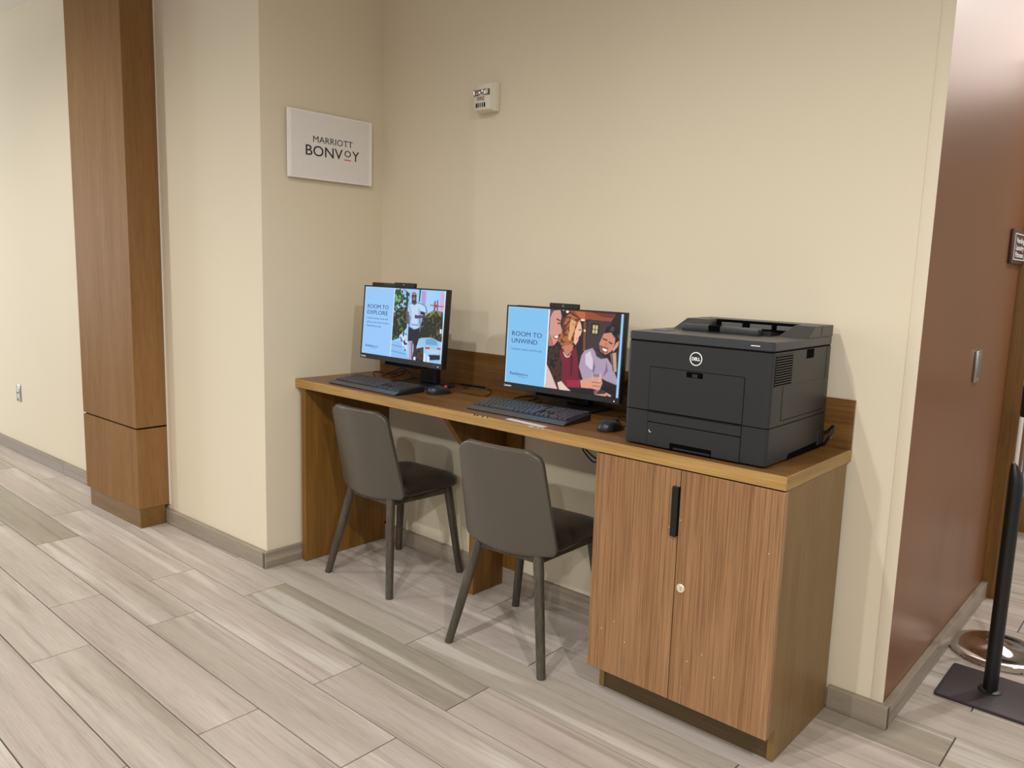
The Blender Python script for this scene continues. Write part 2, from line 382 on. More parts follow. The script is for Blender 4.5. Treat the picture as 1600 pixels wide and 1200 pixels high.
ART_RUN = [
    ('p',(150,206,252),[(0.386,-0.0),(1.003,-0.004),(1.01,1.001),(0.383,1.0)]),
    ('n',(40,62,34),[(0.392,0.021),(0.494,0.002),(0.581,0.071),(0.556,0.247),(0.568,0.581),(0.51,0.691),(0.382,0.767),(0.38,0.275)],(150,195,235),0.42),
    ('n',(120,170,110),[(0.392,0.021),(0.458,0.023),(0.501,0.115),(0.434,0.234),(0.402,0.327),(0.384,0.274)],(40,70,40),0.5),
    ('n',(30,40,28),[(0.383,0.396),(0.473,0.26),(0.558,0.279),(0.565,0.538),(0.499,0.66),(0.391,0.754)],(90,110,80),0.3),
    ('p',(175,155,205),[(0.713,0.021),(0.774,0.023),(0.767,0.309),(0.732,0.315)]),
    ('p',(165,205,248),[(0.77,0.024),(0.861,0.021),(0.849,0.306),(0.775,0.308)]),
    ('p',(205,170,205),[(0.938,0.031),(0.987,0.035),(0.98,0.284),(0.94,0.259)]),
    ('p',(165,60,72),[(0.869,0.151),(0.885,0.147),(0.888,0.283),(0.869,0.283)]),
    ('p',(165,60,72),[(0.898,0.133),(0.913,0.134),(0.919,0.278),(0.905,0.277)]),
    ('p',(150,70,90),[(0.821,0.2),(0.984,0.211),(0.985,0.223),(0.822,0.213)]),
    ('p',(165,60,72),[(0.871,0.197),(0.915,0.196),(0.916,0.234),(0.871,0.234)]),
    ('n',(32,36,26),[(0.745,0.377),(0.869,0.276),(0.976,0.284),(0.992,0.697),(0.807,0.662),(0.712,0.693)],(90,80,50),0.3),
    ('n',(125,125,50),[(0.77,0.356),(0.869,0.276),(0.976,0.284),(0.976,0.357),(0.873,0.344),(0.79,0.4)],(50,55,25),0.4),
    ('p',(30,30,40),[(0.689,0.001),(0.705,0.001),(0.7,0.176),(0.689,0.173)]),
    ('p',(140,190,240),[(0.382,0.756),(0.505,0.757),(0.623,0.999),(0.381,0.995)]),
    ('p',(110,160,215),[(0.385,0.81),(0.538,0.827),(0.548,0.847),(0.384,0.827)]),
    ('p',(110,160,215),[(0.386,0.899),(0.571,0.918),(0.582,0.938),(0.385,0.918)]),
    ('n',(200,220,245),[(0.485,0.663),(0.55,0.585),(0.585,0.708),(0.588,0.892),(0.54,0.87)],(40,50,70),0.45),
    ('n',(70,50,45),[(0.667,0.842),(0.781,0.796),(0.794,1.006),(0.65,0.998)],(25,22,28),0.45),
    ('p',(150,195,230),[(0.712,0.698),(0.746,0.672),(0.859,0.651),(0.938,0.682),(0.964,0.755),(0.976,0.867),(0.873,0.876),(0.789,0.794),(0.721,0.776)]),
    ('p',(105,160,205),[(0.8,0.685),(0.86,0.662),(0.931,0.694),(0.943,0.749),(0.805,0.758)]),
    ('p',(190,205,225),[(0.817,0.814),(0.968,0.807),(0.967,0.864),(0.847,0.871)]),
    ('p',(200,40,50),[(0.798,0.794),(0.855,0.788),(0.852,0.814),(0.807,0.817)]),
    ('p',(200,40,50),[(0.936,0.782),(0.983,0.784),(0.98,0.8),(0.94,0.805)]),
    ('p',(22,28,40),[(0.848,0.892),(0.978,0.877),(0.979,0.977),(0.867,0.969)]),
    ('p',(150,190,235),[(0.981,0.94),(1.006,0.944),(1.008,0.996),(0.794,0.996),(0.793,0.98)]),
    ('p',(215,225,240),[(0.953,0.522),(0.979,0.522),(0.979,0.585),(0.956,0.581)]),
    ('p',(70,46,46),[(0.604,0.116),(0.654,0.109),(0.667,0.219),(0.639,0.239),(0.605,0.22)]),
    ('e',(98,64,60),(0.628,0.102),(0.031,0.055)),
    ('e',(158,116,112),(0.624,0.065),(0.027,0.025)),
    ('p',(30,22,28),[(0.598,0.088),(0.656,0.084),(0.655,0.099),(0.63,0.098),(0.603,0.104)]),
    ('e',(150,105,96),(0.628,0.12),(0.009,0.013)),
    ('p',(225,215,215),[(0.616,0.141),(0.643,0.139),(0.64,0.148),(0.621,0.149)]),
    ('p',(96,128,176),[(0.556,0.215),(0.613,0.197),(0.637,0.215),(0.674,0.182),(0.738,0.199),(0.781,0.233),(0.8,0.316),(0.76,0.348),(0.725,0.316),(0.726,0.422),(0.736,0.525),(0.705,0.563),(0.653,0.578),(0.584,0.541),(0.588,0.404),(0.552,0.334)]),
    ('p',(190,212,240),[(0.567,0.22),(0.614,0.21),(0.638,0.23),(0.675,0.194),(0.732,0.211),(0.769,0.24),(0.784,0.311),(0.761,0.331),(0.713,0.302),(0.71,0.425),(0.72,0.515),(0.699,0.547),(0.656,0.56),(0.598,0.528),(0.604,0.401),(0.567,0.33)]),
    ('p',(150,182,222),[(0.571,0.234),(0.592,0.242),(0.617,0.399),(0.612,0.519),(0.597,0.521),(0.604,0.401)]),
    ('p',(150,182,222),[(0.691,0.237),(0.714,0.297),(0.71,0.425),(0.718,0.509),(0.692,0.525),(0.693,0.386)]),
    ('p',(125,170,220),[(0.617,0.485),(0.698,0.486),(0.7,0.513),(0.623,0.516)]),
    ('p',(110,78,80),[(0.551,0.324),(0.581,0.324),(0.589,0.501),(0.563,0.495),(0.548,0.411)]),
    ('p',(22,24,36),[(0.717,0.301),(0.771,0.314),(0.77,0.356),(0.726,0.343)]),
    ('p',(92,60,68),[(0.654,0.358),(0.699,0.365),(0.776,0.35),(0.776,0.387),(0.671,0.411),(0.652,0.403)]),
    ('p',(26,26,42),[(0.585,0.534),(0.654,0.571),(0.723,0.532),(0.72,0.68),(0.704,0.782),(0.664,0.791),(0.644,0.73),(0.589,0.74)]),
    ('p',(185,150,180),[(0.597,0.74),(0.65,0.738),(0.651,0.846),(0.655,0.994),(0.62,0.994),(0.615,0.854)]),
    ('p',(120,85,100),[(0.633,0.741),(0.65,0.738),(0.655,0.994),(0.646,0.993)]),
    ('p',(58,36,40),[(0.662,0.791),(0.701,0.783),(0.694,0.944),(0.667,0.95)]),
    ('p',(225,235,248),[(0.67,0.95),(0.697,0.949),(0.697,0.997),(0.67,0.995)]),
    ('p',(215,228,245),[(0.788,0.879),(0.812,0.878),(0.816,0.996),(0.789,0.995)]),
    ('p',(215,228,245),[(0.831,0.915),(0.86,0.916),(0.86,0.995),(0.83,0.993)]),
    ('p',(225,238,255),[(0.982,-0.003),(1.0,-0.003),(1.004,1.005),(0.987,1.003)]),
    ('p',(150,198,246),[(-0.006,-0.006),(0.389,-0.003),(0.386,0.999),(-0.013,0.999)]),
    ('p',(205,230,252),[(0.379,0.001),(0.391,0.001),(0.388,0.999),(0.377,0.999)]),
    ('p',(205,230,252),[(-0.006,-0.006),(0.005,-0.005),(0.004,1.001),(-0.01,0.999)]),
    ('p',(205,230,252),[(-0.006,-0.006),(0.389,-0.003),(0.389,0.01),(-0.005,0.01)]),
]

ART_FRIENDS = [
    ('p',(38,28,30),[(0.374,-0.007),(1.005,-0.004),(1.003,1.004),(0.373,1.006)]),
    ('p',(62,50,54),[(0.712,0.105),(0.901,0.101),(0.885,0.434),(0.71,0.453)]),
    ('p',(150,72,44),[(0.483,-0.002),(0.94,0.003),(0.901,0.101),(0.711,0.095),(0.674,0.119),(0.579,0.029)]),
    ('p',(112,50,36),[(0.73,-0.0),(0.94,0.003),(0.917,0.055),(0.835,0.055)]),
    ('p',(190,98,60),[(0.593,0.001),(0.685,0.002),(0.692,0.09),(0.659,0.103)]),
    ('p',(125,72,44),[(0.679,0.118),(0.7,0.117),(0.708,0.481),(0.687,0.483)]),
    ('e',(245,235,215),(0.537,0.02),(0.012,0.017)),
    ('e',(235,225,205),(0.67,0.108),(0.02,0.013)),
    ('e',(235,220,200),(0.692,0.234),(0.009,0.015)),
    ('e',(240,230,210),(0.502,-0.001),(0.01,0.01)),
    ('p',(30,26,34),[(0.743,0.136),(0.809,0.137),(0.808,0.27),(0.743,0.268)]),
    ('p',(205,195,125),[(0.757,0.154),(0.798,0.158),(0.797,0.258),(0.755,0.256)]),
    ('p',(70,60,40),[(0.773,0.153),(0.778,0.154),(0.778,0.26),(0.773,0.259)]),
    ('p',(70,60,40),[(0.756,0.204),(0.798,0.206),(0.799,0.214),(0.757,0.213)]),
    ('p',(45,28,26),[(0.37,-0.004),(0.483,-0.006),(0.503,0.09),(0.494,0.261),(0.438,0.483),(0.57,0.999),(0.385,1.004)]),
    ('p',(208,150,138),[(0.39,0.09),(0.42,0.014),(0.477,0.003),(0.491,0.09),(0.481,0.171),(0.506,0.277),(0.495,0.3),(0.472,0.31),(0.474,0.342),(0.467,0.388),(0.437,0.454),(0.389,0.471)]),
    ('p',(175,112,102),[(0.381,0.27),(0.417,0.37),(0.437,0.454),(0.389,0.471)]),
    ('p',(60,35,35),[(0.448,0.11),(0.482,0.131),(0.481,0.146),(0.448,0.127)]),
    ('p',(40,25,28),[(0.458,0.161),(0.48,0.166),(0.476,0.18),(0.457,0.177)]),
    ('p',(185,70,80),[(0.422,0.329),(0.474,0.319),(0.47,0.363),(0.45,0.376),(0.43,0.363)]),
    ('p',(245,240,240),[(0.432,0.332),(0.472,0.325),(0.464,0.357),(0.443,0.354)]),
    ('p',(120,70,60),[(0.374,0.005),(0.419,0.001),(0.394,0.096),(0.38,0.154)]),
    ('n',(66,38,34),[(0.385,0.471),(0.461,0.446),(0.506,0.566),(0.523,0.996),(0.442,0.988),(0.381,0.697)],(28,18,20),0.4),
    ('p',(220,190,180),[(0.379,0.686),(0.422,0.795),(0.491,0.996),(0.383,1.0)]),
    ('p',(228,200,190),[(0.487,0.911),(0.526,0.882),(0.56,0.944),(0.617,0.991),(0.507,1.005)]),
    ('n',(172,102,60),[(0.496,0.113),(0.56,0.036),(0.642,0.098),(0.628,0.205),(0.622,0.329),(0.584,0.444),(0.501,0.442),(0.467,0.388),(0.502,0.271)],(95,50,32),0.4),
    ('n',(222,165,112),[(0.566,0.109),(0.614,0.128),(0.603,0.252),(0.577,0.378),(0.557,0.357)],(172,102,60),0.35),
    ('p',(236,184,156),[(0.642,0.11),(0.659,0.158),(0.67,0.241),(0.66,0.294),(0.644,0.321),(0.644,0.36),(0.625,0.42),(0.605,0.392),(0.611,0.251),(0.627,0.172)]),
    ('p',(60,35,30),[(0.642,0.221),(0.662,0.225),(0.661,0.238),(0.642,0.235)]),
    ('p',(190,80,80),[(0.628,0.326),(0.648,0.332),(0.645,0.351),(0.628,0.346)]),
    ('p',(245,238,235),[(0.631,0.33),(0.646,0.335),(0.644,0.343),(0.631,0.339)]),
    ('p',(196,124,100),[(0.505,0.453),(0.579,0.422),(0.606,0.42),(0.598,0.51),(0.554,0.577),(0.516,0.52)]),
    ('p',(118,26,48),[(0.488,0.523),(0.518,0.474),(0.553,0.574),(0.584,0.512),(0.626,0.44),(0.648,0.571),(0.665,0.803),(0.681,0.843),(0.681,0.946),(0.568,0.954),(0.518,0.883),(0.518,0.678)]),
    ('p',(80,16,34),[(0.582,0.512),(0.608,0.576),(0.608,0.778),(0.595,0.826)]),
    ('p',(150,40,62),[(0.565,0.864),(0.68,0.843),(0.681,0.943),(0.572,0.948)]),
    ('p',(240,225,190),[(0.52,0.519),(0.526,0.518),(0.545,0.562),(0.557,0.574),(0.576,0.558),(0.584,0.523),(0.589,0.525),(0.578,0.571),(0.558,0.587),(0.539,0.574)]),
    ('n',(28,20,22),[(0.868,0.171),(0.923,0.128),(0.976,0.179),(0.978,0.317),(0.96,0.383),(0.938,0.321),(0.91,0.233),(0.85,0.254)],(80,65,65),0.25),
    ('p',(206,136,114),[(0.848,0.248),(0.906,0.228),(0.943,0.299),(0.939,0.375),(0.918,0.452),(0.874,0.498),(0.829,0.467),(0.817,0.376)]),
    ('p',(160,92,78),[(0.819,0.387),(0.841,0.395),(0.85,0.459),(0.873,0.495),(0.829,0.467)]),
    ('p',(215,150,125),[(0.953,0.341),(0.973,0.318),(0.968,0.382),(0.933,0.456),(0.924,0.43)]),
    ('p',(30,20,22),[(0.843,0.303),(0.881,0.321),(0.88,0.335),(0.842,0.317)]),
    ('p',(30,20,22),[(0.892,0.336),(0.924,0.357),(0.921,0.37),(0.891,0.351)]),
    ('p',(120,66,58),[(0.83,0.397),(0.892,0.417),(0.887,0.477),(0.843,0.466)]),
    ('p',(248,244,242),[(0.842,0.42),(0.887,0.436),(0.878,0.462),(0.853,0.454)]),
    ('p',(190,118,98),[(0.864,0.35),(0.883,0.359),(0.877,0.402),(0.861,0.395)]),
    ('p',(170,153,176),[(0.7,0.476),(0.765,0.434),(0.809,0.508),(0.847,0.552),(0.889,0.536),(0.932,0.622),(0.981,0.786),(0.976,0.845),(0.893,0.811),(0.834,0.777),(0.761,0.799),(0.702,0.833),(0.662,0.681),(0.676,0.546)]),
    ('p',(215,200,215),[(0.709,0.52),(0.748,0.471),(0.775,0.578),(0.787,0.707),(0.757,0.69),(0.717,0.64)]),
    ('p',(130,112,138),[(0.782,0.577),(0.8,0.662),(0.788,0.74),(0.776,0.709)]),
    ('p',(130,112,138),[(0.884,0.574),(0.903,0.691),(0.863,0.772),(0.88,0.672)]),
    ('p',(60,48,58),[(0.776,0.424),(0.826,0.484),(0.872,0.538),(0.843,0.556),(0.802,0.53)]),
    ('p',(185,160,140),[(0.912,0.479),(0.957,0.458),(0.97,0.691),(0.939,0.685)]),
    ('p',(90,60,50),[(0.916,0.474),(0.926,0.472),(0.948,0.684),(0.939,0.685)]),
    ('p',(26,20,26),[(0.568,0.954),(0.796,0.925),(0.973,0.851),(0.992,0.999),(0.617,1.002)]),
    ('p',(218,156,130),[(0.68,0.845),(0.775,0.786),(0.851,0.758),(0.864,0.848),(0.844,0.944),(0.785,0.927),(0.691,0.935)]),
    ('p',(170,105,88),[(0.778,0.841),(0.851,0.839),(0.851,0.85),(0.778,0.854)]),
    ('p',(170,105,88),[(0.783,0.884),(0.849,0.883),(0.849,0.894),(0.783,0.897)]),
    ('p',(190,180,190),[(0.772,0.737),(0.779,0.736),(0.791,0.816),(0.785,0.839)]),
    ('p',(200,190,200),[(0.836,0.733),(0.848,0.731),(0.846,0.829),(0.837,0.831)]),
    ('p',(150,120,125),[(0.781,0.747),(0.837,0.741),(0.837,0.776),(0.787,0.782)]),
    ('n',(120,100,115),[(0.797,0.952),(0.861,0.919),(0.898,0.95),(0.893,1.0),(0.806,1.0)],(60,45,55),0.45),
    ('p',(205,150,128),[(0.802,0.992),(0.899,0.966),(0.904,1.003),(0.843,1.004)]),
    ('p',(215,165,140),[(0.898,0.95),(0.946,0.979),(0.929,0.996),(0.892,0.973)]),
    ('p',(150,205,245),[(0.978,-0.003),(1.005,-0.004),(1.003,1.004),(0.978,1.004)]),
    ('p',(60,60,70),[(0.998,-0.004),(1.005,-0.004),(1.003,1.004),(0.998,1.003)]),
    ('p',(128,192,236),[(-0.005,-0.005),(0.385,-0.005),(0.382,1.01),(-0.004,1.003)]),
    ('p',(215,238,252),[(0.373,-0.007),(0.385,-0.005),(0.382,1.01),(0.37,1.01)]),
    ('p',(215,238,252),[(-0.005,-0.005),(0.005,-0.003),(0.008,1.006),(-0.004,1.003)]),
    ('p',(215,238,252),[(-0.005,-0.005),(0.385,-0.005),(0.384,0.007),(-0.004,0.01)]),
]

# ------------------------------------------------------------------ the room
CEIL = 2.91
DW = .657                # depth of the alcove
XE = 2.4735              # outer corner of the back wall
AL = -R_(1.55)           # the long left wall runs a touch off square
def LW(u, d):            # point on the long left wall: u metres to the left of the corner, d metres in front of it
    return (-u*math.cos(AL) - d*math.sin(-AL)*0 - d*math.sin(AL), -DW + (-u)*(-math.sin(AL)) - d*math.cos(AL))

floor_base = struct(bx('floor', M['grout'], None, -7, 7, -7.5, 9, -.12, -.0035))
def planks():
    pitch, wide, gap = 1.2222, .2, .0046
    full = None; cache = {}
    for j in range(-11, 40):
        y0 = -.5007 + .2*j
        off = 1.0185 if (j % 2) == 1 else .221      # rows alternate by about a third of a plank
        for n in range(-5, 4):
            x0 = off + pitch*n; x1 = x0+pitch; ym = y0+wide/2
            if x1 < -4.2 or x0 > (4.0 if ym < .2 else 4.8): continue
            if ym > -.58 and x1 < .1: continue                      # behind the long left wall
            if (ym > .1 and x1 < 2.2) or (ym > 4 and x1 < 3): continue                       # behind the back wall
            key = 'plank'
            if key not in cache:
                bm = bmesh.new(); h = pitch/2-gap/2; w = wide/2-gap/2
                b = .0005
                lo = [bm.verts.new((sx*h, sy*w, -.0095)) for sx, sy in ((-1, -1), (1, -1), (1, 1), (-1, 1))]
                mi = [bm.verts.new((sx*h, sy*w, -b)) for sx, sy in ((-1, -1), (1, -1), (1, 1), (-1, 1))]
                hi = [bm.verts.new((sx*(h-b), sy*(w-b), 0)) for sx, sy in ((-1, -1), (1, -1), (1, 1), (-1, 1))]
                for A, B in ((lo, mi), (mi, hi)):
                    for k in range(4): bm.faces.new((A[k], A[(k+1) % 4], B[(k+1) % 4], B[k]))
                bm.faces.new(hi); bm.faces.new(lo[::-1])
                cache[key] = mesh_of('plank', bm, M['plank'], smooth=False)
            o = obj('plank', cache[key], M['plank'], floor_base, ((x0+x1)/2, ym, 0))
planks()

struct(bx('ceiling', M['ceiling'], None, -7, 7, -7.5, 9, CEIL, CEIL+.1))
struct(bx('wall_back', M['wall'], None, -.12, XE-.012, 0, .14, 0, CEIL))
bm = bmesh.new()      # solid corner block: alcove side and long left wall in one run of plaster
A0 = LW(0, 0); A1 = LW(6.5, 0)
prism(bm, [(0, 0), (0, -DW), (A1[0], A1[1]), (A1[0], A1[1]+.2), (-.12, -DW+.2), (-.12, 0)], 'z', 0, CEIL)
struct(obj('wall_left', bm, M['wall'], smooth=False))
bx_ = struct(bx('wall_right', M['brown_vinyl'], None, XE-.012, XE, .0, 1.412, 0, CEIL))
struct(bx('wall_inner', M['wall'], None, XE-.13, XE-.012, .14, 1.412, 0, CEIL))
struct(bx('trim_1', M['wall'], None, XE-.034, XE+.002, -.003, 0, .0756, CEIL, .0008))      # plastic guard on the outer corner
struct(bx('trim_2', M['oak_z'], None, XE-.13, XE+.062, 1.412, 1.53, 0, 2.3, .002))     # timber door post
struct(bx('trim_3', M['white_plastic'], None, XE+.062, XE+.070, 1.425, 1.52, 0, 2.3, .001))
struct(bx('wall_far', M['wall'], None, .5, 7, 8.2, 8.35, 0, CEIL))
for nm, x, y, w, d in (): pass

HB, TB = .0756, .0225
def baseboard(name, p0, p1, joints, t=TB):
    """skirting of cut floor tile: thin grout backing with one child per tile"""
    p0 = Vector(p0); p1 = Vector(p1); L = (p1-p0).length; ang = math.atan2(p1.y-p0.y, p1.x-p0.x)
    bm = bmesh.new(); box(bm, 0, L, 0, t-.006, 0, HB-.004)
    o = struct(obj(name, bm, M['grout'], None, (p0.x, p0.y, 0), (0, 0, ang)))
    js = [0]+joints+[L]
    for a, b in zip(js, js[1:]):
        bm = bmesh.new(); box(bm, a+.0012, b-.0012, 0.0, t, 0.0005, HB, .0015, 1)
        for v in bm.verts: v.co.x -= (a+b)/2
        obj('tile', bm, M['base_tile'], o, ((a+b)/2, 0, 0), smooth=False)
    return o
# direction of each run is chosen so that its local +y points into the room
baseboard('baseboard_back', (1.70, 0), (.0225, 0), [.726, 1.55])
baseboard('baseboard_corner', (XE+TB, 0), (2.309, 0), [])
baseboard('baseboard_alcove', (0, 0), (0, -DW-TB), [])
bl = baseboard('baseboard_left', (0, -DW), LW(4.6, 0), [.866, 2.27, 3.49])
baseboard('baseboard_right', (XE, 1.41), (XE, 0), [.62])

# ------------------------------------------------------------------ wood clad column on the long left wall
def column():
    ox, oy = LW(0, 0)
    t = thing('wood_column', 'tall wood veneered column with a dark plinth on the long left wall', 'column', (0, -DW, 0), -AL)
    # local frame: x runs along the wall (negative = left), -y points into the room
    x0, x1, yf = -1.545, -.905, -.165
    bm = bmesh.new(); box(bm, x0+.012, x1-.010, yf+.012, .0, .10, CEIL, 0); obj('core', bm, M['void'], t)
    bm = bmesh.new(); box(bm, x0, x1, yf, -.0005, .528, CEIL-.002, .001, 1); obj('upper_panel', bm, M['column_front'], t, smooth=False)
    bm = bmesh.new(); box(bm, x0, x1, yf, -.0005, .102, .519, .001, 1); obj('lower_panel', bm, M['column_front'], t, smooth=False)
    bm = bmesh.new(); box(bm, x0+.032, x1-.002, yf+.006, -.028, .0, .101, .001, 1); obj('plinth', bm, M['column_base'], t, smooth=False)
    bm = bmesh.new(); box(bm, x1, x1+.004, -.006, -.0005, .1, CEIL-.002); obj('caulk_line', bm, M['white_plastic'], t, smooth=False)
column()

# ------------------------------------------------------------------ worktop along the back wall
DZ, DT, DD, DL = .86, .0384, .5008, 2.3115
def worktop():
    t = thing('worktop', 'long oak worktop with low backsplash along the alcove wall', 'worktop', (0, 0, 0))
    bm = bmesh.new(); box(bm, .001, DL-.003, -DD+.003, -.001, DZ-DT, DZ, .0008, 1); obj('slab', bm, M['oak_x'], t, smooth=False)
    bm = bmesh.new(); box(bm, .001, DL, -DD, -DD+.0029, DZ-DT, DZ, .0008, 1); obj('front_edge', bm, M['oak_edge'], t, smooth=False)
    bm = bmesh.new(); box(bm, DL-.0029, DL, -DD+.003, -.001, DZ-DT, DZ, .0008, 1); obj('side_edge', bm, M['oak_edge_y'], t, smooth=False)
    bm = bmesh.new(); box(bm, .001, DL-.001, -.0105, -.001, DZ, 1.0148, .001, 1); obj('backsplash', bm, M['oak_x'], t, smooth=False)
    bm = bmesh.new(); prism(bm, [(-.492, .0005), (-.492, DZ-DT), (-.001, DZ-DT), (-.001, .09), (-.026, .09), (-.026, .0005)], 'x', .034, .0656, .0012, 1)
    obj('end_panel', bm, M['oak_z'], t, smooth=False)
    # middle support: deep at the top, tapering forward edge, cut round the baseboard
    bm = bmesh.new(); prism(bm, [(-.2095, .0005), (-.2095, .575), (-.405, DZ-DT), (-.024, DZ-DT), (-.024, .0005)], 'x', .852, .8816, .0012, 1)
    obj('support_panel', bm, M['oak_z'], t, smooth=False)
    bm = bmesh.new(); box(bm, .852, .968, -.0238, -.001, .078, DZ-DT, .001, 1); obj('wall_cleat', bm, M['oak_z'], t, smooth=False)
    bm = bmesh.new()
    rr = random.Random(3)
    for k in range(16):      # chipped veneer along the front edge
        x = 1.14+.09*rr.random()+(.25 if k > 11 else 0); box(bm, x, x+.004+.01*rr.random(), -DD-.0004, -DD+.001, DZ-.0025-.001*rr.random(), DZ+.0003)
    obj('edge_chip', bm, M['chip'], t, smooth=False)['kind'] = 'stuff'
worktop()

def cabinet():
    t = thing('storage_cabinet', 'two-door oak cabinet under the worktop, below the printer', 'cabinet', (0, 0, 0))
    x0, x1, tk = 1.6951, DL-.004, .1021
    yb = -.4267; top = DZ-DT-.0005
    def side(xa, xb):
        bm = bmesh.new(); prism(bm, [(yb, .0005), (yb, tk), (-.478, tk), (-.478, top), (-.024, top), (-.024, .0005)], 'x', xa, xb, .0008, 1); return bm
    obj('side_panel', side(x1-.02, x1), M['oak_side_shaded'], t, smooth=False)
    obj('side_panel', side(x0+.001, x0+.021), M['oak_side_shaded'], t, smooth=False)
    bm = bmesh.new(); box(bm, x0+.021, x1-.02, -.472, -.024, tk, tk+.018); box(bm, x0+.021, x1-.02, -.04, -.024, tk+.018, top); box(bm, x0+.021, x1-.02, -.47, -.04, top-.02, top)
    obj('carcass', bm, M['void'], t, smooth=False)
    bm = bmesh.new(); box(bm, x0+.021, x1-.0202, yb+.004, yb+.02, .0005, tk); obj('toe_kick', bm, M['toe'], t, smooth=False)
    g = 1.998
    for xa, xb, n in ((x0, g-.0015, 0), (g+.0015, DL, 1)):
        bm = bmesh.new(); box(bm, xa, xb, -DD, -.479, tk, top-.004, .0012, 1)
        cx = (xa+xb)/2; cz = .46
        for v in bm.verts: v.co.x -= cx; v.co.z -= cz; v.co.y += .49
        d = obj('door', bm, M['oak_door'], t, (cx, -.49, cz), smooth=False)
        if n == 0:   # slim black edge pull on the left leaf
            bm = bmesh.new()
            prism(bm, [(-.019, -.0108), (-.019, -.0215), (.0005, -.0215), (.0005, .009), (-.003, .009), (-.003, -.0108)], 'z', .617-cz, .768-cz, .0006, 1)
            obj('handle', bm, M['black_metal'], d, (g-.0015-cx, 0, 0), smooth=False, label='black metal edge pull')
        else:
            bm = bmesh.new(); lathe(bm, [(0, 0), (.0135, 0), (.0135, .002), (.0115, .004), (0, .004)], 20)
            l = obj('lock', bm, M['lock_metal'], d, (2.020-cx, -.0108, .463-cz), (R_(90), 0, 0), label='round brass-toned cam lock')
            bm = bmesh.new(); box(bm, -.0012, .0012, -.006, .006, .004, .0045); obj('keyhole', bm, M['void'], d, (2.020-cx, -.0108, .463-cz), (R_(90), 0, .5))
cabinet()

# ------------------------------------------------------------------ chairs
def chair():
    t = thing('side_chair', '', 'chair')
    NU, NV = 16, 18
    bm = bmesh.new(); grid = []
    zb, zt = .405, .785
    for j in range(NV+1):
        v = j/NV; z = zb+(zt-zb)*v
        w = .208-.027*v
        r = .050
        if z > zt-r: w -= r-math.sqrt(max(0, r*r-(z-(zt-r))**2))
        rb = .026
        if z < zb+rb: w -= .6*(rb-math.sqrt(max(0, rb*rb-(zb+rb-z)**2)))
        ys = -.125-.085*v**1.05
        row = []
        for i in range(NU+1):
            u = -1+2*i/NU; x = u*w
            c = (.052-.022*v)*(1-(x/.21)**2)
            row.append(bm.verts.new((x, ys-c, z-.012*(1-v)*(1-u*u))))
        grid.append(row)
    for j in range(NV):
        for i in range(NU): bm.faces.new((grid[j][i], grid[j][i+1], grid[j+1][i+1], grid[j+1][i]))
    bmesh.ops.recalc_face_normals(bm, faces=bm.faces[:])
    o = obj('backrest', bm, M['chair'], t)
    s = o.modifiers.new('shell', 'SOLIDIFY'); s.thickness = .026; s.offset = -1 if o.data.polygons[0].normal.y < 0 else 1
    b = o.modifiers.new('round', 'BEVEL'); b.width = .008; b.segments = 3; b.limit_method = 'ANGLE'; b.angle_limit = R_(50)
    o.data.polygons.foreach_set('use_smooth', [True]*len(o.data.polygons))
    # seat
    out = []
    for x, y in rrect(-1, 1, -1, 1, .34, 7):
        yy = .055+.193*y; out.append((x*(.188-.006*y), yy))
    bm = bmesh.new()
    dz = lambda z: (lambda x, y: z - .018*max(0, (y-.10)/.15)**2 - .010*(abs(x)/.19)**4 + .006*max(0, (-y)/.14))
    loft(bm, out, [(.030, dz(.413)), (.010, dz(.416)), (.0, dz(.428)), (.0, dz(.448)), (.006, dz(.458)), (.02, dz(.466)), (.05, dz(.471)), (.10, dz(.473)), (.15, dz(.473))], (0, .055))
    obj('seat', bm, M['chair_seat'], t, label='dark brown padded seat')
    for sx, sy in ((-1, -1), (1, -1), (1, 1), (-1, 1)):
        top = (sx*(.13 if sy < 0 else .155), sy*(.136 if sy < 0 else .176), .404 if sy < 0 else .414); bot = (sx*.21, sy*.21, 0)
        bm = bmesh.new(); d = Vector(top)-Vector(bot)
        P = [Vector(bot)+d*k/3 for k in range(4)]
        tube(bm, P, [.0158, .0195], 14, smooth=False)
        for v in bm.verts:
            if v.co.z < .02: v.co.z = max(v.co.z, 0)
        obj('leg', bm, M['chair_wood'], t)
    def rail(a, b):
        a, b = Vector(a), Vector(b); L = (b-a).length; ang = math.atan2(b.y-a.y, b.x-a.x)
        bm = bmesh.new(); box(bm, .008, L-.008, -.010, .010, -.015, .015, .002, 1)
        obj('rail', bm, M['chair_wood'], t, a, (0, 0, ang))
    z = .388
    rail((-.134, -.136, z), (.134, -.136, z)); rail((-.157, .178, z), (.157, .178, z))
    rail((-.134, -.136, z), (-.157, .178, z)); rail((.134, -.136, z), (.157, .178, z))
    return t
c1 = chair(); c1.location = (.449, -.28, 0); c1.rotation_euler = (0, 0, R_(1))
c1['label'] = 'taupe leather side chair nearest the long left wall, under the worktop'; c1['group'] = 'chairs at the worktop'
c2 = dup(c1, (1.3065, -.347, 0), R_(5), 'taupe leather side chair beside the oak cabinet')

